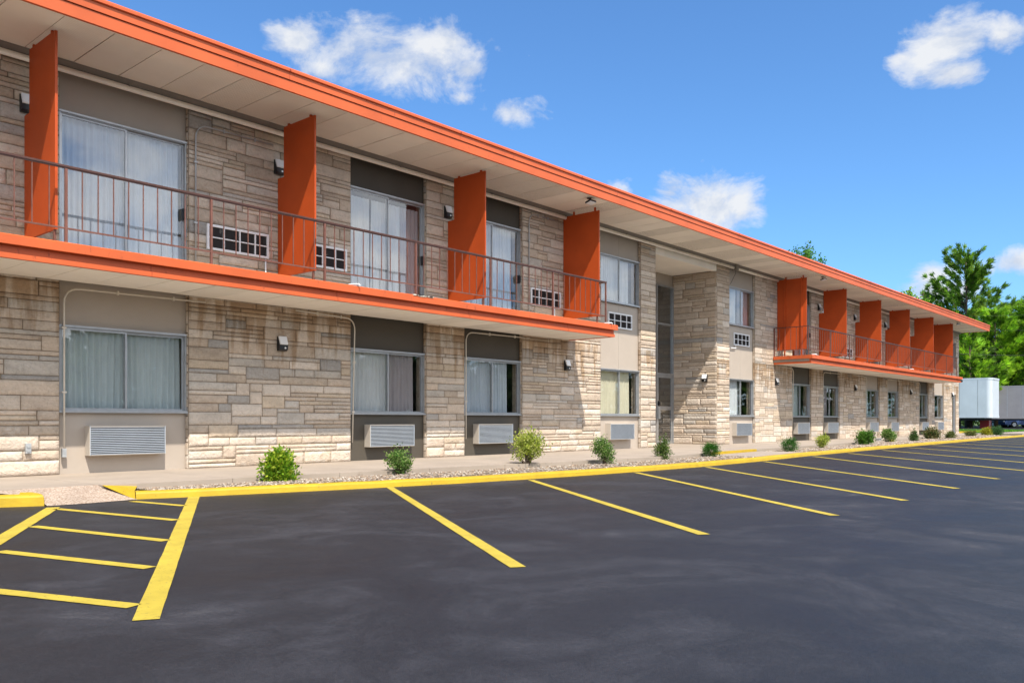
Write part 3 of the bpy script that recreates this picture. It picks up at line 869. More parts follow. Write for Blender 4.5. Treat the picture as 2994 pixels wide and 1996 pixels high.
# --- flood lights under the eave
def make_flood():
    t = thing('flood_light', '', 'flood light', (0, 0, 0), 'flood lights under the roof edge')
    m = MB(); m.tube([(0, 0, 0), (0, 0, -.012)], .05, 12); m.tube([(0, 0, -.012), (0, 0, -.05), (0, -.02, -.07)], .012, 8); m.build('bracket', M['lamp_black'], t)
    m = MB(); M2 = Matrix.Rotation(rad(-18), 4, 'X')
    def rb(x0, x1, y0, y1, z0, z1):
        s0 = len(m.v); m.box(x0, x1, y0, y1, z0, z1)
        for k in range(s0, len(m.v)):
            q = M2 @ Vector(m.v[k]); m.v[k] = (q.x, q.y - .05, q.z - .11)
    rb(-.11, .11, -.075, .075, -.0, .035); rb(-.08, .08, -.02, .02, .035, .05); m.build('housing', M['lamp_black'], t)
    m = MB(); rb(-.10, .10, -.066, .066, -.008, -.0005); m.build('lens', M['lamp_white'], t)
    return t
F0 = make_flood()
for i, (x, lab) in enumerate(((15.25, 'flood light under the eave above the last divider of the near balcony'), (28.9, 'flood light under the eave above the corner of the far balcony'),
                              (46.8, 'flood light under the eave near the far tip of the roof'))):
    t = F0 if i == 0 else copy_tree(F0)
    t.location = (x, 11.05, ZS - .003); t['label'] = lab

# --- long cream pipe under the eave, junction boxes, conduits
for a, b, lab in ((-3, 24.70, 'long cream pipe running under the eave to the grey junction box'), (24.87, 28.05, 'short cream pipe under the eave between junction box and far balcony'),
                  (28.35, 47.0, 'cream pipe under the eave behind the far balcony dividers')):
    t = thing('eave_pipe', lab, 'pipe', ((a + b) / 2, 12.27, 5.575), 'cream pipes under the eave')
    m = MB(); m.tube([(a, 12.27, 5.574), (b, 12.27, 5.574)], .042, 12); m.build('tube', M['pipe'], t)
    x = a + .75
    while x < b:
        m = MB(); m.box(x - .012, x + .012, 12.222, 12.318, 5.60, 5.628); m.build('clip', M['grey_trim'], t); x += 2.6
t = thing('junction_box', 'grey junction box between the cream eave pipes above the entrance pier', 'junction box', (24.785, 12.25, 5.58))
m = MB(); m.box(24.71, 24.86, 12.17, 12.32, 5.50, 5.68); m.build('housing', M['grey_trim'], t)
m = MB(); m.tube([(24.80, 12.24, 5.50), (24.80, 12.25, 5.40), (24.74, 12.30, 5.25), (24.60, 12.33, 5.05)], .006, 6); m.build('cable', M['lamp_black'], t)

def conduit(path, lab, mat, r=.013, base=None, group='metal conduits fixed along the walls'):
    t = thing('conduit', lab, 'conduit', path[0], group)
    P = [Vector(p) for p in path]; Q = [P[0]]
    for k in range(1, len(P) - 1):           # round the bends
        a, b, c2 = P[k - 1], P[k], P[k + 1]
        ra = min(.22, (b - a).length * .45, (c2 - b).length * .45)
        s = b + (a - b).normalized() * ra; e = b + (c2 - b).normalized() * ra
        for q in range(7):
            u = q / 6; Q.append(s * (1 - u) ** 2 + b * 2 * u * (1 - u) + e * u * u)
    Q.append(P[-1])
    m = MB(); m.tube(Q, r, 8); m.build('tube', mat, t)
    for a, b in zip(P, P[1:]):
        L = (b - a).length
        if L > .8:
            for f in (.35, .75):
                q = a + (b - a) * f; m = MB()
                if abs((b - a).normalized().z) > .5: m.box(q.x - .03, q.x + .03, q.y - r - .004, q.y + r + .002, q.z - .012, q.z + .012)
                else: m.box(q.x - .012, q.x + .012, q.y - r - .004, q.y + r + .002, q.z - .03, q.z + .03)
                m.build('strap', mat, t)
    if base:
        m = MB(); m.box(base[0] - .028, base[0] + .028, base[1] - .03, base[1] + .02, base[2], base[2] + .12); m.build('fitting', M['galv'], t)
    return t
yw = YW - .035; yp = YP - .03
conduit([(6.62, yw, 2.99), (6.62, yw, 5.35), (8.0, yw, 5.36)], 'grey conduit up the stone beside the biggest sliding door', M['conduit'], base=(6.62, yw, 2.95))
conduit([(14.68, yw, 2.99), (14.68, yw, 5.45), (15.6, yw, 5.46)], 'grey conduit up the stone beside the third sliding door', M['conduit'], base=(14.68, yw, 2.95))
conduit([(4.70, yp - .06, .36), (4.70, yp - .06, 2.585), (6.80, yp - .06, 2.60)], 'cream conduit bending over the top of the biggest ground floor window bay', M['conduit_cream'], base=(4.70, yp - .04, .24))
conduit([(8.45, yw, 2.635), (9.72, yw, 2.60), (9.70, yp - .04, .34)], 'cream conduit turning down beside the first dark ground floor bay', M['conduit_cream'], .012)
conduit([(12.67, yp - .05, .36), (12.67, yp - .05, 2.60), (14.75, yp - .05, 2.62)], 'cream conduit bending over the second dark ground floor bay', M['conduit_cream'], .012)
conduit([(28.3, yw, 2.62), (29.50, yw, 2.60), (29.49, yp - .04, .4)], 'cream conduit at the corner under the far balcony', M['conduit_cream'], .013)
conduit([(32.40, yp - .05, .4), (32.40, yp - .05, 2.60), (34.5, yp - .05, 2.61)], 'cream conduit over the second dark bay under the far balcony', M['conduit_cream'], .013)
conduit([(35.6, yw, 2.62), (37.23, yw, 2.60), (37.22, yp - .04, .4)], 'cream conduit above the first beige bay under the far balcony', M['conduit_cream'], .013)
conduit([(40.10, yp - .05, .4), (40.10, yp - .05, 2.60), (42.2, yp - .05, 2.61)], 'cream conduit over the second beige bay under the far balcony', M['conduit_cream'], .013)
conduit([(43.3, yw, 2.62), (45.02, yw, 2.60), (45.01, yp - .04, .4)], 'cream conduit above the last dark bay under the far balcony', M['conduit_cream'], .013)
for x, y, lab in ((7.86, YW - .03, 'short white drain pipe below the vent beside the biggest sliding door'), (15.62, YW - .03, 'short white drain pipe below the vent by the last near divider')):
    m = MB(); m.tube([(x, y, 3.43), (x, y, 2.95)], .014, 8); tag(m.build('drain_pipe', M['lamp_white']), lab, 'drain pipe', 'white drain pipes on the balcony wall')
m = MB(); m.tube([(25.10, YP - .04, 3.16), (25.10, YP - .05, 3.06), (24.75, YP - .05, 3.05)], .014, 8)
tag(m.build('drain_pipe', M['lamp_white']), 'bent white drain pipe under the vent past the recessed entrance', 'drain pipe', 'white drain pipes on the wall')
for x, lab in ((8.72, 'white drain spout lying across the balcony edge by the second divider'), (15.98, 'white drain spout on the free end of the near balcony edge'),
               (28.1, 'white drain spout on the corner of the far balcony edge'), (39.0, 'white drain spout midway along the far balcony edge')):
    m = MB(); m.tube([(x - .12, 11.06, 2.965), (x, 10.95, 2.972), (x + .012, 10.93, 2.955), (x + .012, 10.93, 2.93)], .013, 8)
    tag(m.build('drain_spout', M['lamp_white']), lab, 'drain spout', 'drain spouts on the balcony edges')

# --- curtains
def curtain(x0, x1, z0, z1, colr, lab, folds=None, seed=0, flare=0.):
    rr = random.Random(seed); m = MB()
    n = folds or max(3, int((x1 - x0) / .085)); steps = n * 6; rows = 7
    ph = [rr.uniform(-.5, .5) for _ in range(n + 2)]; am = [rr.uniform(.4, 1.25) for _ in range(n + 2)]
    grid = []
    for j in range(rows + 1):
        tz = j / rows; row = []
        for i in range(steps + 1):
            t = i / steps; k = int(t * n)
            x = x0 + (x1 - x0) * t + flare * (1 - tz) * (t - .3) + .012 * math.sin(7 * t + tz * 2 + seed)
            y = YP + .115 + .026 * am[k] * math.sin(2 * PI * t * n + ph[0] + .5 * (1 - tz) * ph[k]) * (1 - .35 * tz)
            row.append(m.vert((x, y, z0 + (z1 - z0) * tz)))
        grid.append(row)
    for j in range(rows):
        for i in range(steps): m.face((grid[j][i], grid[j][i + 1], grid[j + 1][i + 1], grid[j + 1][i]), True)
    return tag(m.build('curtain', CL[colr]), lab, 'curtain', 'curtains behind the windows')
CUR = [(0, 0, .01, .515, 'teal', 'pale teal pleated curtain filling the first pane of the biggest ground floor window', 0),
       (0, 0, .51, .955, 'teal', 'pale teal pleated curtain in the second pane of the biggest ground floor window', 0),
       (1, 0, .0, .50, 'white', 'white curtain in the first pane of the first dark ground floor window', .03),
       (1, 0, .52, .86, 'mauve', 'mauve curtain in the second pane of the first dark ground floor window', .02),
       (2, 0, .02, .47, 'blue', 'pale blue curtain in the first pane of the second dark ground floor window', .05),
       (2, 0, .50, .77, 'blue', 'pale blue curtain in the second pane of the second dark ground floor window', .04),
       (3, 0, .01, .48, 'cream', 'cream curtain in the first pane of the ground floor window before the entrance', 0),
       (3, 0, .52, .77, 'cream', 'cream curtain in the second pane of the ground floor window before the entrance', 0),
       (4, 0, .0, .40, 'white', 'white curtain half drawn in the ground floor window past the entrance', .1),
       (5, 0, .0, .40, 'teal', 'pale teal curtain in the first dark ground floor window under the far balcony', 0),
       (6, 0, .0, .36, 'mauve', 'mauve curtain in the second dark ground floor window under the far balcony', 0),
       (7, 0, .0, .28, 'teal', 'pale teal curtain in the first beige ground floor bay under the far balcony', .1),
       (8, 0, .0, .25, 'mauve', 'mauve curtain in the second beige ground floor bay under the far balcony', .1),
       (9, 0, .0, .2, 'teal', 'pale teal curtain in the last dark ground floor bay under the far balcony', 0),
       (0, 1, .0, .50, 'blue', 'pale blue curtain behind the first pane of the biggest sliding door', 0),
       (0, 1, .505, .955, 'blue', 'pale blue curtain behind the second pane of the biggest sliding door', 0),
       (1, 1, .0, .27, 'white', 'white curtain at the hinge side of the second upper sliding door', .02),
       (1, 1, .30, .485, 'white', 'white curtain just before the centre stile of the second upper sliding door', .02),
       (1, 1, .50, .67, 'white', 'white curtain just past the centre stile of the second upper sliding door', 0),
       (1, 1, .68, .93, 'mauve', 'mauve curtain at the far side of the second upper sliding door', 0),
       (2, 1, .0, .86, 'blue', 'pale mauve-blue curtain across the third upper sliding door', 0),
       (3, 2, .0, .49, 'white', 'white curtain in the first pane of the upper window before the entrance', 0),
       (3, 2, .51, .76, 'white', 'white curtain in the second pane of the upper window before the entrance', 0),
       (4, 2, .0, .33, 'white', 'white curtain in the upper window past the entrance', 0),
       (4, 2, .42, .78, 'mauve', 'mauve curtain in the upper window past the entrance', 0),
       (5, 1, .3, .95, 'mauve', 'mauve curtain in the sliding door behind the battened corner divider', 0)]
for k, (b, lvl, f0, f1, colr, lab, fl) in enumerate(CUR):
    a, e = BAYS[b]; w = e - a
    z0, z1 = ((.80, 2.10), (2.95, 5.02), (3.72, 5.02))[lvl]
    if (b, lvl) == (1, 1): z1 = 4.93
    sh = .115 * a / YW
    curtain(a + .02 + w * f0 + (sh * .6 if f0 > .1 else 0), min(e - .02, a + w * f1 + sh * .9), z0, z1, colr, lab, seed=k, flare=fl)

# --- outlet, camera, ground box
t = thing('outlet_box', 'grey weatherproof outlet box low on the stone wall near the ramp', 'outlet', (4.23, YW - .02, .37))
m = MB(); m.box(4.195, 4.265, YW - .055, YW - .012, .305, .44); m.build('housing', M['galv'], t)
for z in (.345, .40):
    m = MB(); m.tube([(4.23, YW - .055, z), (4.23, YW - .066, z)], .022, 12); m.build('cover', M['conduit'], t)
t = thing('security_camera', 'black security camera sticking out from the building end wall', 'camera', (52.7, 12.5, 3.0))
m = MB(); m.tube([(52.64, 12.5, 3.0), (52.85, 12.45, 3.02)], .03, 8); m.build('arm', M['lamp_black'], t)
m = MB(); m.tube([(52.82, 12.52, 3.05), (53.10, 12.30, 2.98)], .075, 10); m.build('housing', M['lamp_black'], t)
t = thing('ground_box', 'small silver utility box standing in the gravel between two shrubs', 'utility box', (32.29, 10.3, -.07))
m = MB(); m.box(32.17, 32.41, 10.2, 10.34, -.08, .07); m.build('housing', M['galv'], t)
m = MB(); m.box(32.15, 32.43, 10.18, 10.36, .07, .085); m.build('lid', M['conduit'], t)

# ================================================================== PLANTS
def leaf(m, p, d, l, w, c, nrm=None):
    """a pointed leaf of four faces' width from p along d"""
    d = d.normalized(); s = d.cross(nrm if nrm is not None else Vector((R.gauss(0, 1), R.gauss(0, 1), R.gauss(0, 1))))
    if s.length < 1e-4: s = Vector((1, 0, 0))
    s.normalize()
    m.poly([p, p + d * l * .45 + s * w * .5, p + d * l, p + d * l * .45 - s * w * .5], c)
def rv(): 
    v = Vector((R.gauss(0, 1), R.gauss(0, 1), R.gauss(0, 1))); return v.normalized()
def vcol(cols):
    c = R.choice(cols); k = R.uniform(.7, 1.25); return (c[0] * k, c[1] * k, c[2] * k, 1)
def shrub(lab, x, y, h, w, blobs, n, ll, lw, cols, stems=5, style='leaf', z=-.07, gap=.0):
    """blobs: (dx, dz, rx, rz) in units of w / h; leaves sit mostly near the blob surfaces on twigs that spring from the base"""
    w *= .80; h *= .90
    t = thing('shrub', lab, 'shrub', (x, y, z), 'young shrubs planted in the gravel bed')
    st = MB(); fo = MB(); base = Vector((x, y, z))
    for b in blobs:
        cx = base + Vector((b[0] * w * .754, -b[0] * w * .657, b[1] * h)) if False else base + Vector((b[0] * w, b[0] * w * -.35, b[1] * h))
        for k in range(stems):
            e = cx + Vector((R.uniform(-1, 1) * b[2] * w * .7, R.uniform(-1, 1) * b[2] * w * .6, R.uniform(-.3, .8) * b[3] * h))
            mid = (base + e) / 2 + Vector((R.uniform(-.03, .03), R.uniform(-.03, .03), .02))
            st.tube([base + Vector((R.uniform(-.03, .03), R.uniform(-.03, .03), -.01)), mid, e], .008, 5, .003)
    tot = sum(b[2] * b[2] * b[3] for b in blobs)
    for b in blobs:
        cx = base + Vector((b[0] * w, b[0] * w * -.35, b[1] * h))
        nb = int(1.8 * n * b[2] * b[2] * b[3] / tot)
        nsub = max(6, nb // 28); subs = []
        for k in range(nsub):      # clumps leave gaps between them
            u = rv(); rr = R.uniform(.55, 1.0) ** .6
            subs.append((cx + Vector((u.x * b[2] * w * rr, u.y * b[2] * w * rr, u.z * b[3] * h * rr)), u))
        for k in range(nb):
            sc, u = R.choice(subs); sp = .17 * b[2] * w * 2 + .012
            p = sc + Vector((R.gauss(0, sp), R.gauss(0, sp), R.gauss(0, sp * .9)))
            if p.z < z + .01: p.z = z + .01 + R.random() * .03
            out = (p - cx).normalized()
            if style == 'blade':
                d = (out + rv() * .35 + Vector((0, 0, .25)))
            else:
                d = (out * .7 + rv() * .8 + Vector((0, 0, .35)))
            leaf(fo, p, d, ll * 1.2 * R.uniform(.6, 1.25), lw * 1.35 * R.uniform(.7, 1.2), vcol(cols))
    fo.build('foliage', M['leaf'], t, col=True); st.build('stem', M['twig'], t)
    return t
YG = [(.30, .44, .028), (.20, .37, .02), (.42, .51, .045), (.10, .23, .015)]
DG = [(.06, .17, .018), (.11, .26, .03), (.035, .10, .012), (.17, .33, .05)]
VG = [(.11, .24, .035), (.34, .44, .15), (.05, .13, .02), (.20, .33, .08)]
OG = [(.34, .42, .05), (.46, .52, .09), (.19, .26, .03), (.55, .58, .18)]
BG = [(.035, .16, .014), (.055, .22, .018), (.022, .10, .010)]
shrub('bright lime-green leafy shrub before the water-stained pier, closest to the ramp', 6.43, 9.87 - .1, .50, .48, [(0, .22, .42, .24), (-.12, .5, .30, .26), (.1, .58, .26, .26), (0, .85, .12, .16), (.2, .72, .14, .16), (-.22, .62, .14, .14)], 1500, .050, .022, YG, 4)
shrub('small compact variegated shrub before the first dark bay', 8.41, 9.60, .38, .37, [(0, .66, .42, .30), (.14, .40, .28, .22), (-.2, .6, .22, .22), (.08, .15, .16, .16)], 1100, .028, .019, VG, 4)
shrub('round yellow-green shrub on bare twiggy stems before the second dark bay', 11.23, 9.45, .60, .56, [(.06, .74, .42, .26), (-.16, .62, .22, .18), (.25, .55, .2, .18), (-.42, .32, .16, .13), (.1, .42, .22, .12)], 1700, .032, .020, OG, 7)
shrub('variegated shrub leaning over, before the sunlit pier at the balcony end', 12.88, 9.0, .50, .46, [(-.2, .76, .34, .22), (-.02, .58, .34, .22), (.16, .36, .26, .2), (.26, .14, .20, .16)], 1500, .026, .018, VG, 4)
shrub('narrow upright shrub with tall shoots before the entrance recess', 15.31, 9.2, .62, .34, [(0, .28, .40, .26), (-.12, .45, .22, .18), (.2, .50, .22, .2), (.22, .8, .1, .2), (-.3, .72, .07, .18)], 1100, .035, .014, [(.10, .17, .035), (.2, .28, .06), (.06, .12, .025)], 4)
shrub('dark fine-leaved globe shrub at the end of the yellow step', 17.13, 9.05, .30, .36, [(0, .52, .42, .42)], 2600, .030, .006, BG, 3, 'blade')
shrub('dark fine-leaved globe shrub past the yellow step', 21.25, 8.98, .35, .40, [(0, .52, .42, .42)], 2600, .032, .006, BG, 3, 'blade')
shrub('sparse vase-shaped yellow-green shrub before the first dark bay of the far balcony', 24.45, 9.35, .43, .42, [(-.2, .6, .26, .32), (.2, .66, .26, .3), (0, .35, .22, .24)], 800, .045, .016, OG, 8)
shrub('spiky dark green shrub beside the silver utility box', 28.83, 9.6, .49, .62, [(.05, .5, .36, .4), (-.28, .3, .2, .2), (.25, .5, .2, .3)], 1100, .075, .022, DG, 6)
shrub('leaning variegated shrub with bare stems by the small yellow step', 32.98, 10.1, .48, .64, [(-.25, .74, .28, .24), (.0, .58, .32, .26), (.28, .3, .22, .24)], 1100, .045, .03, VG, 6)
shrub('small pointed conifer before the wall lamp pier of the far balcony', 34.82, 9.75, .58, .40, [(0, .25, .34, .26), (0, .52, .22, .22), (.03, .82, .1, .2)], 900, .05, .014, [(.09, .17, .04), (.06, .12, .03)], 4)
shrub('broad reddish-brown tipped shrub before the last dark bay', 39.77, 10.4, .46, .70, [(-.1, .5, .36, .42), (.26, .45, .26, .36)], 1000, .07, .03, [(.09, .15, .03), (.22, .17, .06), (.05, .09, .02), (.26, .22, .10)], 5)
shrub('small low round shrub before the last beige bay', 41.24, 10.0, .30, .40, [(0, .45, .45, .45)], 600, .05, .02, [(.16, .2, .05), (.1, .14, .03)], 4)
shrub('low spreading olive shrub before the door at the building end', 47.09, 10.5, .30, .52, [(0, .45, .45, .42)], 600, .055, .022, [(.16, .18, .04), (.09, .12, .03)], 4)
shrub('golden yellow shrub past the building corner', 50.79, 10.6, .44, .54, [(.05, .4, .4, .4), (-.3, .75, .14, .2)], 700, .06, .03, [(.45, .42, .03), (.36, .36, .03), (.24, .26, .03)], 4)
shrub('dense blue-green shrub farthest along the kerb', 52.38, 10.4, .46, .72, [(0, .45, .42, .42), (.22, .5, .24, .4)], 900, .07, .025, [(.05, .13, .04), (.08, .18, .05)], 4)

def pine(lab, x, y, h, r0, cols, seed, zlow=.05, nbr=60, z0=0., sparse=1., up=.35, top=.12, cl=.50):
    global R
    keep = R; R = random.Random(seed)
    t = thing('pine_tree', lab, 'tree', (x, y, z0), 'pine trees beyond the trailers')
    tr = MB(); cr = MB(); base = Vector((x, y, z0))
    lean = Vector((R.uniform(-.02, .02), R.uniform(-.02, .02), 0)) * h
    tr.tube([base, base + lean * .5 + Vector((0, 0, h * .5)), base + lean + Vector((0, 0, h * .985))], .028 * h * .6, 8, .02)
    for k in range(nbr):
        f = zlow + (1 - zlow) * (k + R.random()) / nbr
        L = r0 * ((1 - f) ** .75 * (1 - top) + top) * R.uniform(.55, 1.15)
        az = R.uniform(0, 2 * PI); p = base + lean * f + Vector((0, 0, h * f * .97))
        dr = Vector((math.cos(az), math.sin(az), 0)); tilt = up * R.uniform(.5, 1.5) + f * .35
        end = p + dr * L + Vector((0, 0, L * tilt))
        mid = p + dr * L * .5 + Vector((0, 0, L * tilt * .32))
        tr.tube([p, mid, end], .014 * h * .22 * (1.2 - f) + .012, 5, .01)
        nc = max(4, int(L / .28 * sparse))
        for q in range(nc):
            u = .22 + .78 * (q + R.random()) / nc
            c = p * (1 - u) ** 2 + mid * 2 * u * (1 - u) + end * u * u
            c = c + Vector((R.gauss(0, .13), R.gauss(0, .13), R.gauss(0, .08))) * (L * .28 + .2) 
            col0 = vcol(cols)
            n2 = int(40 * sparse)
            for s in range(n2):
                d = (dr * .95 + Vector((0, 0, .62)) + rv() * .62)
                pp = c + rv() * R.uniform(0, cl * .55)
                k2 = R.uniform(.75, 1.25)
                leaf(cr, pp, d, cl * 1.25 * R.uniform(.5, 1.1), cl * .15, (col0[0] * k2, col0[1] * k2, col0[2] * k2, 1))
    cr.build('crown', M['leaf'], t, col=True); tr.build('trunk', M['bark'], t)
    R = keep
    return t
def broadleaf(lab, x, y, h, rx, rz, cols, seed, n=5200, ll=.30, z0=0., ntop=34):
    global R
    keep = R; R = random.Random(seed)
    t = thing('broadleaf_tree', lab, 'tree', (x, y, z0), 'broadleaf trees behind the motel')
    tr = MB(); cr = MB(); base = Vector((x, y, z0)); cc = base + Vector((0, 0, h - rz))
    tr.tube([base, base + Vector((.2, 0, (h - rz) * .6)), cc], .22, 8, .09)
    tips = []
    for k in range(ntop):
        u = rv(); u.z = abs(u.z) * 1.1 - .25
        e = cc + Vector((u.x * rx, u.y * rx, u.z * rz)) * R.uniform(.7, 1.04)
        mid = (cc + e) / 2 + rv() * .25
        tr.tube([cc, mid, e], .06, 5, .012); tips.append((cc, mid, e))
    for k in range(n):
        a, mid, e = R.choice(tips); u = R.uniform(.35, 1.03)
        c = a * (1 - u) ** 2 + mid * 2 * u * (1 - u) + e * u * u + rv() * R.uniform(0, rx * .24)
        leaf(cr, c, rv() + Vector((0, 0, -.1)), ll * R.uniform(.6, 1.2), ll * .55, vcol(cols))
    cr.build('crown', M['leaf'], t, col=True); tr.build('trunk', M['bark'], t)
    R = keep
    return t
PG = [(.14, .29, .028), (.20, .37, .035), (.08, .18, .022), (.27, .43, .045)]
LG = [(.25, .48, .025), (.35, .58, .032), (.17, .36, .022), (.08, .17, .016)]
# direction from the camera: forward (.753,.658), sideways (.658,-.753)
def at(u, d):
    return d * (.75295 + u * .65807), d * (.65807 - u * .75295)
X, Y = at(.541, 92); pine('tallest ragged pine rising high above the roof tip', X, Y, 19.0, 6.6, PG, 5, .12, 135, up=.62, top=.2)
X, Y = at(.492, 96); pine('smaller pine peeking over the roof behind the tall pine', X, Y, 15.6, 3.4, PG, 8, .3, 48, up=.5)
X, Y = at(.575, 84); pine('bright green pine directly behind the white trailer', X, Y, 11.8, 5.6, LG, 21, .05, 95, up=.3)
X, Y = at(.545, 80); pine('light green pine at the building corner behind the roof tip', X, Y, 10.2, 4.4, LG, 23, .05, 60, up=.3)
X, Y = at(.558, 90); pine('full light green pine filling the gap below the tall pine', X, Y, 9.6, 5.0, LG, 52, .05, 60, up=.3)
X, Y = at(.63, 96); pine('full pine farthest behind the grey trailer', X, Y, 11.0, 6.2, LG, 53, .05, 64, up=.3)
X, Y = at(.615, 84); pine('spreading bright green pine behind the grey trailer', X, Y, 12.3, 6.0, LG, 31, .05, 95, up=.45)
X, Y = at(.655, 88); pine('pine at the edge of the view behind the grey trailer', X, Y, 13.2, 6.0, PG, 33, .05, 64, up=.4)
X, Y = at(.595, 97); pine('dark pine with long upswept limbs between the tall pine and the grey trailer', X, Y, 14.2, 6.2, PG, 35, .1, 60, up=.55)
X, Y = at(.470, 84); broadleaf('sparse broadleaf tree showing its tip over the roof near the pines', X, Y, 14.4, 2.4, 2.2, LG, 40, 1100, .30)
X, Y = at(.3455, 70); broadleaf('broadleaf tree crown showing alone above the middle of the roof', X, Y, 15.9, 2.1, 2.9, [(.09, .26, .03), (.14, .36, .04), (.06, .17, .02)], 41, 2600, .24)
# low wood behind everything
hd = MB()
RH = random.Random(9)
for k in range(9000):
    u = RH.uniform(.36, .9); d = RH.uniform(106, 128); X, Y = at(u, d)
    top = 6.5 + 1.8 * math.sin(u * 31) + 1.2 * math.sin(u * 77 + 1)
    zz = RH.random() ** .8 * top; c = RH.uniform(.6, 1.2)
    p = Vector((X, Y, zz)); dv = Vector((RH.gauss(0, 1), RH.gauss(0, 1), RH.gauss(0, 1)))
    s = Vector((RH.gauss(0, 1), RH.gauss(0, 1), RH.gauss(0, 1))).normalized(); dv.normalize(); L = RH.uniform(.6, 1.4)
    hd.poly([p, p + dv * L * .5 + s * L * .3, p + dv * L, p + dv * L * .5 - s * L * .3], (.06 * c, .13 * c, .025 * c, 1))
for k in range(9000):
    X = RH.uniform(-45, 95); Y = RH.uniform(-58, -48)
    top = 7.5 + 2.5 * math.sin(X * .21) + 1.8 * math.sin(X * .57 + 1)
    c = RH.uniform(.5, 1.1); p = Vector((X, Y, RH.random() ** .8 * top)); dv = Vector((RH.gauss(0, 1), RH.gauss(0, 1), RH.gauss(0, 1))).normalized()
    s = Vector((RH.gauss(0, 1), RH.gauss(0, 1), RH.gauss(0, 1))).normalized(); L = RH.uniform(1.6, 3.0)
    hd.poly([p, p + dv * L * .5 + s * L * .35, p + dv * L, p + dv * L * .5 - s * L * .35], (.05 * c, .10 * c, .025 * c, 1))
for k in range(5000):
    X = RH.uniform(118, 128); Y = RH.uniform(-70, 6); top = 12 + 2 * math.sin(Y * .3)
    c = RH.uniform(.6, 1.2); p = Vector((X, Y, RH.random() ** .8 * top)); dv = Vector((RH.gauss(0, 1), RH.gauss(0, 1), RH.gauss(0, 1))).normalized()
    s = Vector((RH.gauss(0, 1), RH.gauss(0, 1), RH.gauss(0, 1))).normalized(); L = RH.uniform(1.4, 2.6)
    hd.poly([p, p + dv * L * .5 + s * L * .35, p + dv * L, p + dv * L * .5 - s * L * .35], (.08 * c, .17 * c, .03 * c, 1))
tag(hd.build('woodland', M['leaf'], col=True), kind='stuff')

# ================================================================== BEYOND THE BUILDING
def trailer(lab, xs, yn, wid, length, z0, z1, mat, rad_=.35):
    t = thing('semi_trailer', lab, 'trailer', (xs + wid / 2, yn + length / 2, 0))
    m = MB(); pts = []
    for cx, cy, a0 in ((xs + rad_, yn + rad_, PI), (xs + wid - rad_, yn + rad_, 1.5 * PI)):
        for k in range(9):
            a = a0 + k / 8 * PI / 2; pts.append((cx + rad_ * math.cos(a), cy + rad_ * math.sin(a)))
    pts += [(xs + wid, yn + length), (xs, yn + length)]
    m.prism(pts, 'z', z0, z1)
    m.build('box_body', mat, t)
    m = MB()
    ctr = Vector((xs + wid / 2, yn + length / 2))
    big = [((Vector(p) - ctr) * 1.004 + ctr) for p in pts]
    m.prism([(p.x, p.y) for p in big], 'z', z1 - .10, z1 + .03); m.prism([(p.x, p.y) for p in big], 'z', z0 - .02, z0 + .14); m.build('rail_edge', mat, t)
    m = MB()
    y = yn + .9
    while y < yn + length - .3:
        m.box(xs - .006, xs + .01, y, y + .03, z0 + .15, z1 - .11); y += 1.22
    m.build('side_rib', M['conduit'], t)
    m = MB(); m.box(xs + .2, xs + wid - .2, yn + .5, yn + length, z0 - .16, z0 - .021); m.build('chassis', M['steel_dark'], t)
    for x in (xs + .35, xs + wid - .47):
        m = MB(); m.box(x, x + .12, yn + 2.6, yn + 2.74, .04, z0 - .17); m.box(x - .08, x + .2, yn + 2.55, yn + 2.79, .0, .04); m.build('landing_leg', M['steel_dark'], t)
    for y in (yn + length - 1.4, yn + length - 2.7):
        for x in (xs + .05, xs + wid - .33):
            m = MB(); m.tube([(x, y, .5), (x + .28, y, .5)], .5, 20); w = m.build('wheel', M['tyre'], t)
            m = MB(); m.tube([(x - .012, y, .5), (x + .0, y, .5)], .27, 14); m.build('rim', M['galv'], w)
    return t
X, Y = at(.5695, 62)
trailer('white semi-trailer with dented side panel parked past the building end', X, Y, 2.75, 13.5, .95, 3.86, M['trailer_white'])
X, Y = at(.612, 75)
trailer('grey semi-trailer behind the white one', X, Y - 3, 2.6, 13.5, .90, 3.82, M['trailer_grey'])
X, Y = at(.562, 63.5)
t = thing('steel_stand', 'dark red steel stand under the nose of the white trailer', 'stand', (X, Y, 0))
m = MB(); m.box(X - .35, X + .55, Y - .3, Y + .3, .12, .74); m.build('body', M['red'], t)
for dx in (-.3, .44):
    m = MB(); m.box(X + dx, X + dx + .07, Y - .25, Y - .18, 0, .12); m.build('leg', M['steel_dark'], t)
m = MB(); m.box(X - .02, X + .06, Y - .31, Y - .301, .3, .72); m.build('stripe', M['lamp_white'], t)

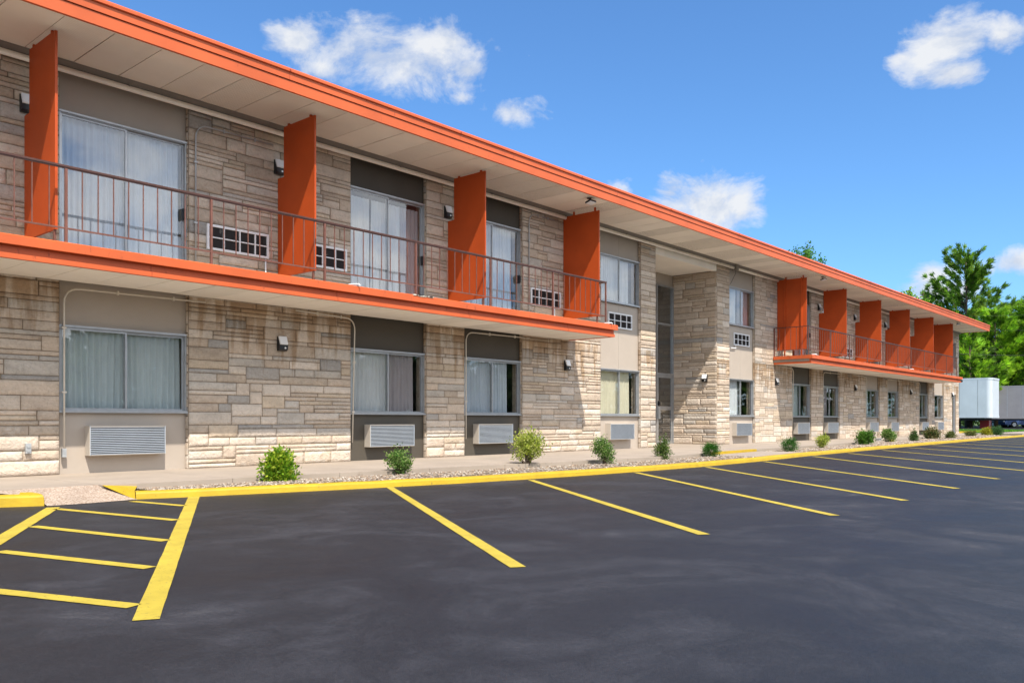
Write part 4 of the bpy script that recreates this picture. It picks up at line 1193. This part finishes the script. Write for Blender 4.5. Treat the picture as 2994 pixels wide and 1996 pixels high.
def car(lab, x, y, rot, mat):
    t = thing('parked_car', lab, 'car', (0, 0, 0), 'cars parked beyond the trailers')
    def bodyprof(pr, w, name, mt, par):
        m = MB(); m.prism(pr, 'y', -w / 2, w / 2); return m.build(name, mt, par)
    bodyprof([(-2.2, .30), (2.2, .30), (2.25, .55), (2.1, .82), (1.0, .92), (-1.7, .95), (-2.22, .88), (-2.28, .5)], 1.75, 'body', mat, t)
    bodyprof([(1.0, .92), (.35, 1.40), (-1.0, 1.42), (-1.7, .95)], 1.5, 'cabin', M['car_glass'], t)
    bodyprof([(.33, 1.405), (.28, 1.44), (-.95, 1.46), (-1.02, 1.425)], 1.45, 'roof', mat, t)
    for xx in (-1.35, 1.35):
        for yy in (-.88, .70):
            m = MB(); m.tube([(xx, yy, .32), (xx, yy + .2, .32)], .32, 18); w = m.build('wheel', M['tyre'], t)
            m = MB(); m.tube([(xx, yy - .005 if yy < 0 else yy + .2, .32), (xx, yy if yy < 0 else yy + .205, .32)], .19, 12); m.build('rim', M['galv'], w)
    for yy in (-.72, .5):
        m = MB(); m.box(-2.30, -2.26, yy, yy + .22, .62, .80); m.build('tail_light', M['tail_red'], t)
        m = MB(); m.box(2.2, 2.25, yy, yy + .22, .58, .70); m.build('headlight', M['lamp_white'], t)
    t.location = (x, y, 0); t.rotation_euler = (0, 0, rot)
    return t
X, Y = at(.606, 84); car('dark blue car parked beyond the trailers at the edge of the view', X, Y, 2.3, M['car_blue'])
X, Y = at(.590, 87); car('white car with red tail lamps half hidden behind the trailer legs', X, Y, .7, M['car_white'])

# power lines
for k, (z0, z1, d, lab, r) in enumerate(((7.05, 6.9, 78, 'black power line low across the pines', .022), (10.6, 11.4, 80, 'thin upper power line beside the tall pine', .012), (9.3, 9.8, 80, 'thin middle power line across the pines', .012))):
    X0, Y0 = at(.48, d); X1, Y1 = at(.75, d)
    m = MB(); m.tube([(X0 + (X1 - X0) * q / 12, Y0 + (Y1 - Y0) * q / 12, z0 + (z1 - z0) * q / 12 - .25 * math.sin(PI * q / 12)) for q in range(13)], r, 5)
    tag(m.build('power_line', M['wire']), lab, 'power line', 'power lines beyond the building')

# ================================================================== SKY, SUN, CAMERA
SUN_DIR = Vector((-.27, -.617, 1.0)).normalized()      # towards the sun
el = math.asin(SUN_DIR.z); azr = math.atan2(SUN_DIR.x, SUN_DIR.y)
W = bpy.data.worlds.new('World'); bpy.context.scene.world = W; W.use_nodes = True
nt = W.node_tree; bg = nt.nodes['Background']
sky = nt.nodes.new('ShaderNodeTexSky'); sky.sky_type = 'NISHITA'; sky.sun_disc = False
sky.sun_elevation = el; sky.sun_rotation = azr; sky.air_density = 1.0; sky.dust_density = 1.0; sky.ozone_density = 2.0; sky.altitude = 200
SKY_STR = .12
bg.inputs[1].default_value = SKY_STR
tc = nt.nodes.new('ShaderNodeTexCoord'); vec = tc.outputs['Generated']
def math_(op, a, b=None, c=None):
    n = nt.nodes.new('ShaderNodeMath'); n.operation = op
    for k, v in enumerate((a, b, c)):
        if v is None: continue
        if hasattr(v, 'links'): nt.links.new(v, n.inputs[k])
        else: n.inputs[k].default_value = v
    return n.outputs[0]
sx = nt.nodes.new('ShaderNodeSeparateXYZ'); nt.links.new(vec, sx.inputs[0])
AZ = math_('ARCTAN2', sx.outputs[0], sx.outputs[1]); EL = math_('ARCSINE', sx.outputs[2])
mp = nt.nodes.new('ShaderNodeMapping'); mp.inputs['Scale'].default_value = (1, 1, 1.5); nt.links.new(vec, mp.inputs[0])
cn = noise(nt, 11, 9, .62, mp.outputs[0], .25)
cn2 = noise(nt, 30, 5, .6, mp.outputs[0], .2)
cn0 = noise(nt, 5.5, 2, .5, mp.outputs[0])
# clouds: azimuth, elevation (radians), half sizes, strength
CLOUDS = [(0.7006, 0.4017, 0.0923, 0.0286, 1.0), (0.6032, 0.4129, 0.0327, 0.0164, 0.9), (0.7727, 0.4183, 0.0283, 0.0201, 0.8), (0.801, 0.3933, 0.0243, 0.012, 0.8), (0.6339, 0.387, 0.039, 0.0169, 0.8), (0.8537, 0.3497, 0.0305, 0.015, 0.8), (0.7929, 0.3652, 0.0243, 0.0099, 0.45), (1.0657, 0.2462, 0.0498, 0.023, 1.05), (1.0384, 0.2606, 0.0234, 0.0185, 0.9), (1.1118, 0.2454, 0.0226, 0.0202, 0.8), (0.9869, 0.2626, 0.0159, 0.0082, 0.6), (1.3233, 0.3783, 0.041, 0.0217, 0.9), (1.3393, 0.3488, 0.0235, 0.0133, 0.9), (1.3796, 0.3755, 0.021, 0.0166, 0.7), (1.2871, 0.3732, 0.0199, 0.0095, 0.7), (1.3931, 0.1599, 0.0206, 0.0102, 0.8), (1.3168, 0.1524, 0.0193, 0.0124, 0.7), (1.3168, 0.1364, 0.0288, 0.0107, 0.75)]
dens = None
for a0, e0, ra, re, s in CLOUDS:
    ra *= 1.5; re *= 1.5
    da = math_('DIVIDE', math_('SUBTRACT', AZ, a0), ra); de = math_('DIVIDE', math_('SUBTRACT', EL, e0), re)
    q = math_('SUBTRACT', s, math_('SQRT', math_('ADD', math_('MULTIPLY', da, da), math_('MULTIPLY', de, de))))
    dens = q if dens is None else math_('MAXIMUM', dens, q)
dens = math_('MAXIMUM', dens, -1.6)
# added cloud behind the camera, out of view, to brighten the shaded eaves
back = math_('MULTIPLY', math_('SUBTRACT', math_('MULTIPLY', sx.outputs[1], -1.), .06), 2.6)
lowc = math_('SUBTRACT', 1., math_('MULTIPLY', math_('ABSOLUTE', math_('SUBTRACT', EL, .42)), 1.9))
fill_cloud = math_('MINIMUM', back, lowc)
dens = math_('MAXIMUM', dens, fill_cloud)
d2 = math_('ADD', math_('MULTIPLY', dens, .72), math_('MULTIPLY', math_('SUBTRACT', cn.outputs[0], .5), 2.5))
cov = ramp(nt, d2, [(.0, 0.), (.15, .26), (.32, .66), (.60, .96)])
mp3 = nt.nodes.new('ShaderNodeMapping'); mp3.inputs['Scale'].default_value = (1, 1, 1.5); mp3.inputs['Location'].default_value = (0, 0, .03); nt.links.new(vec, mp3.inputs[0])
cn3 = noise(nt, 11, 9, .62, mp3.outputs[0], .25)       # same field looked up a little higher: tops lit, bases grey
lit = math_('MULTIPLY', math_('SUBTRACT', cn.outputs[0], cn3.outputs[0]), 1.1)
shade = math_('ADD', math_('ADD', math_('MULTIPLY', cn0.outputs[0], .55), math_('MULTIPLY', cn2.outputs[0], .45)), lit)
cc = ramp(nt, shade, [(.36, (3.2, 3.55, 4.2)), (.62, (4.5, 4.6, 4.75))])
tint = mixc(nt, 'MULTIPLY', 1., sky.outputs[0], (.54, .845, 1.12))
bk = ramp(nt, fill_cloud, [(.0, (1., 1., 1.)), (.5, (2.35, 2.3, 2.22))])  # extra brightness of the added cloud, fills the shade under the eaves
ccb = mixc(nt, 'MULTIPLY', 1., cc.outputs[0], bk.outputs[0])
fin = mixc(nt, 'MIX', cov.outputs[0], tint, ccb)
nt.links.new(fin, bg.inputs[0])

sl = bpy.data.lights.new('sun', 'SUN'); sl.energy = 4.35; sl.angle = rad(.53); sl.color = (1., .92, .81)
so = bpy.data.objects.new('sun', sl); C.objects.link(so); so.location = (-10, -30, 40)
so.rotation_euler = SUN_DIR.to_track_quat('Z', 'Y').to_euler()

cam = bpy.data.cameras.new('camera'); co = bpy.data.objects.new('camera', cam); C.objects.link(co)
cam.sensor_width = 36; cam.lens = 29.605; cam.shift_y = 230 / 2994; cam.clip_end = 3000; cam.clip_start = .05
co.location = (0, 0, .75); co.rotation_euler = (PI / 2, 0, rad(41.1545 - 90))
sc = bpy.context.scene; sc.camera = co
sc.view_settings.view_transform = 'Standard'; sc.view_settings.look = 'None'; sc.view_settings.exposure = .71; sc.view_settings.gamma = 1
sc.cycles.max_bounces = 8; sc.cycles.transparent_max_bounces = 12; sc.cycles.use_denoising = True
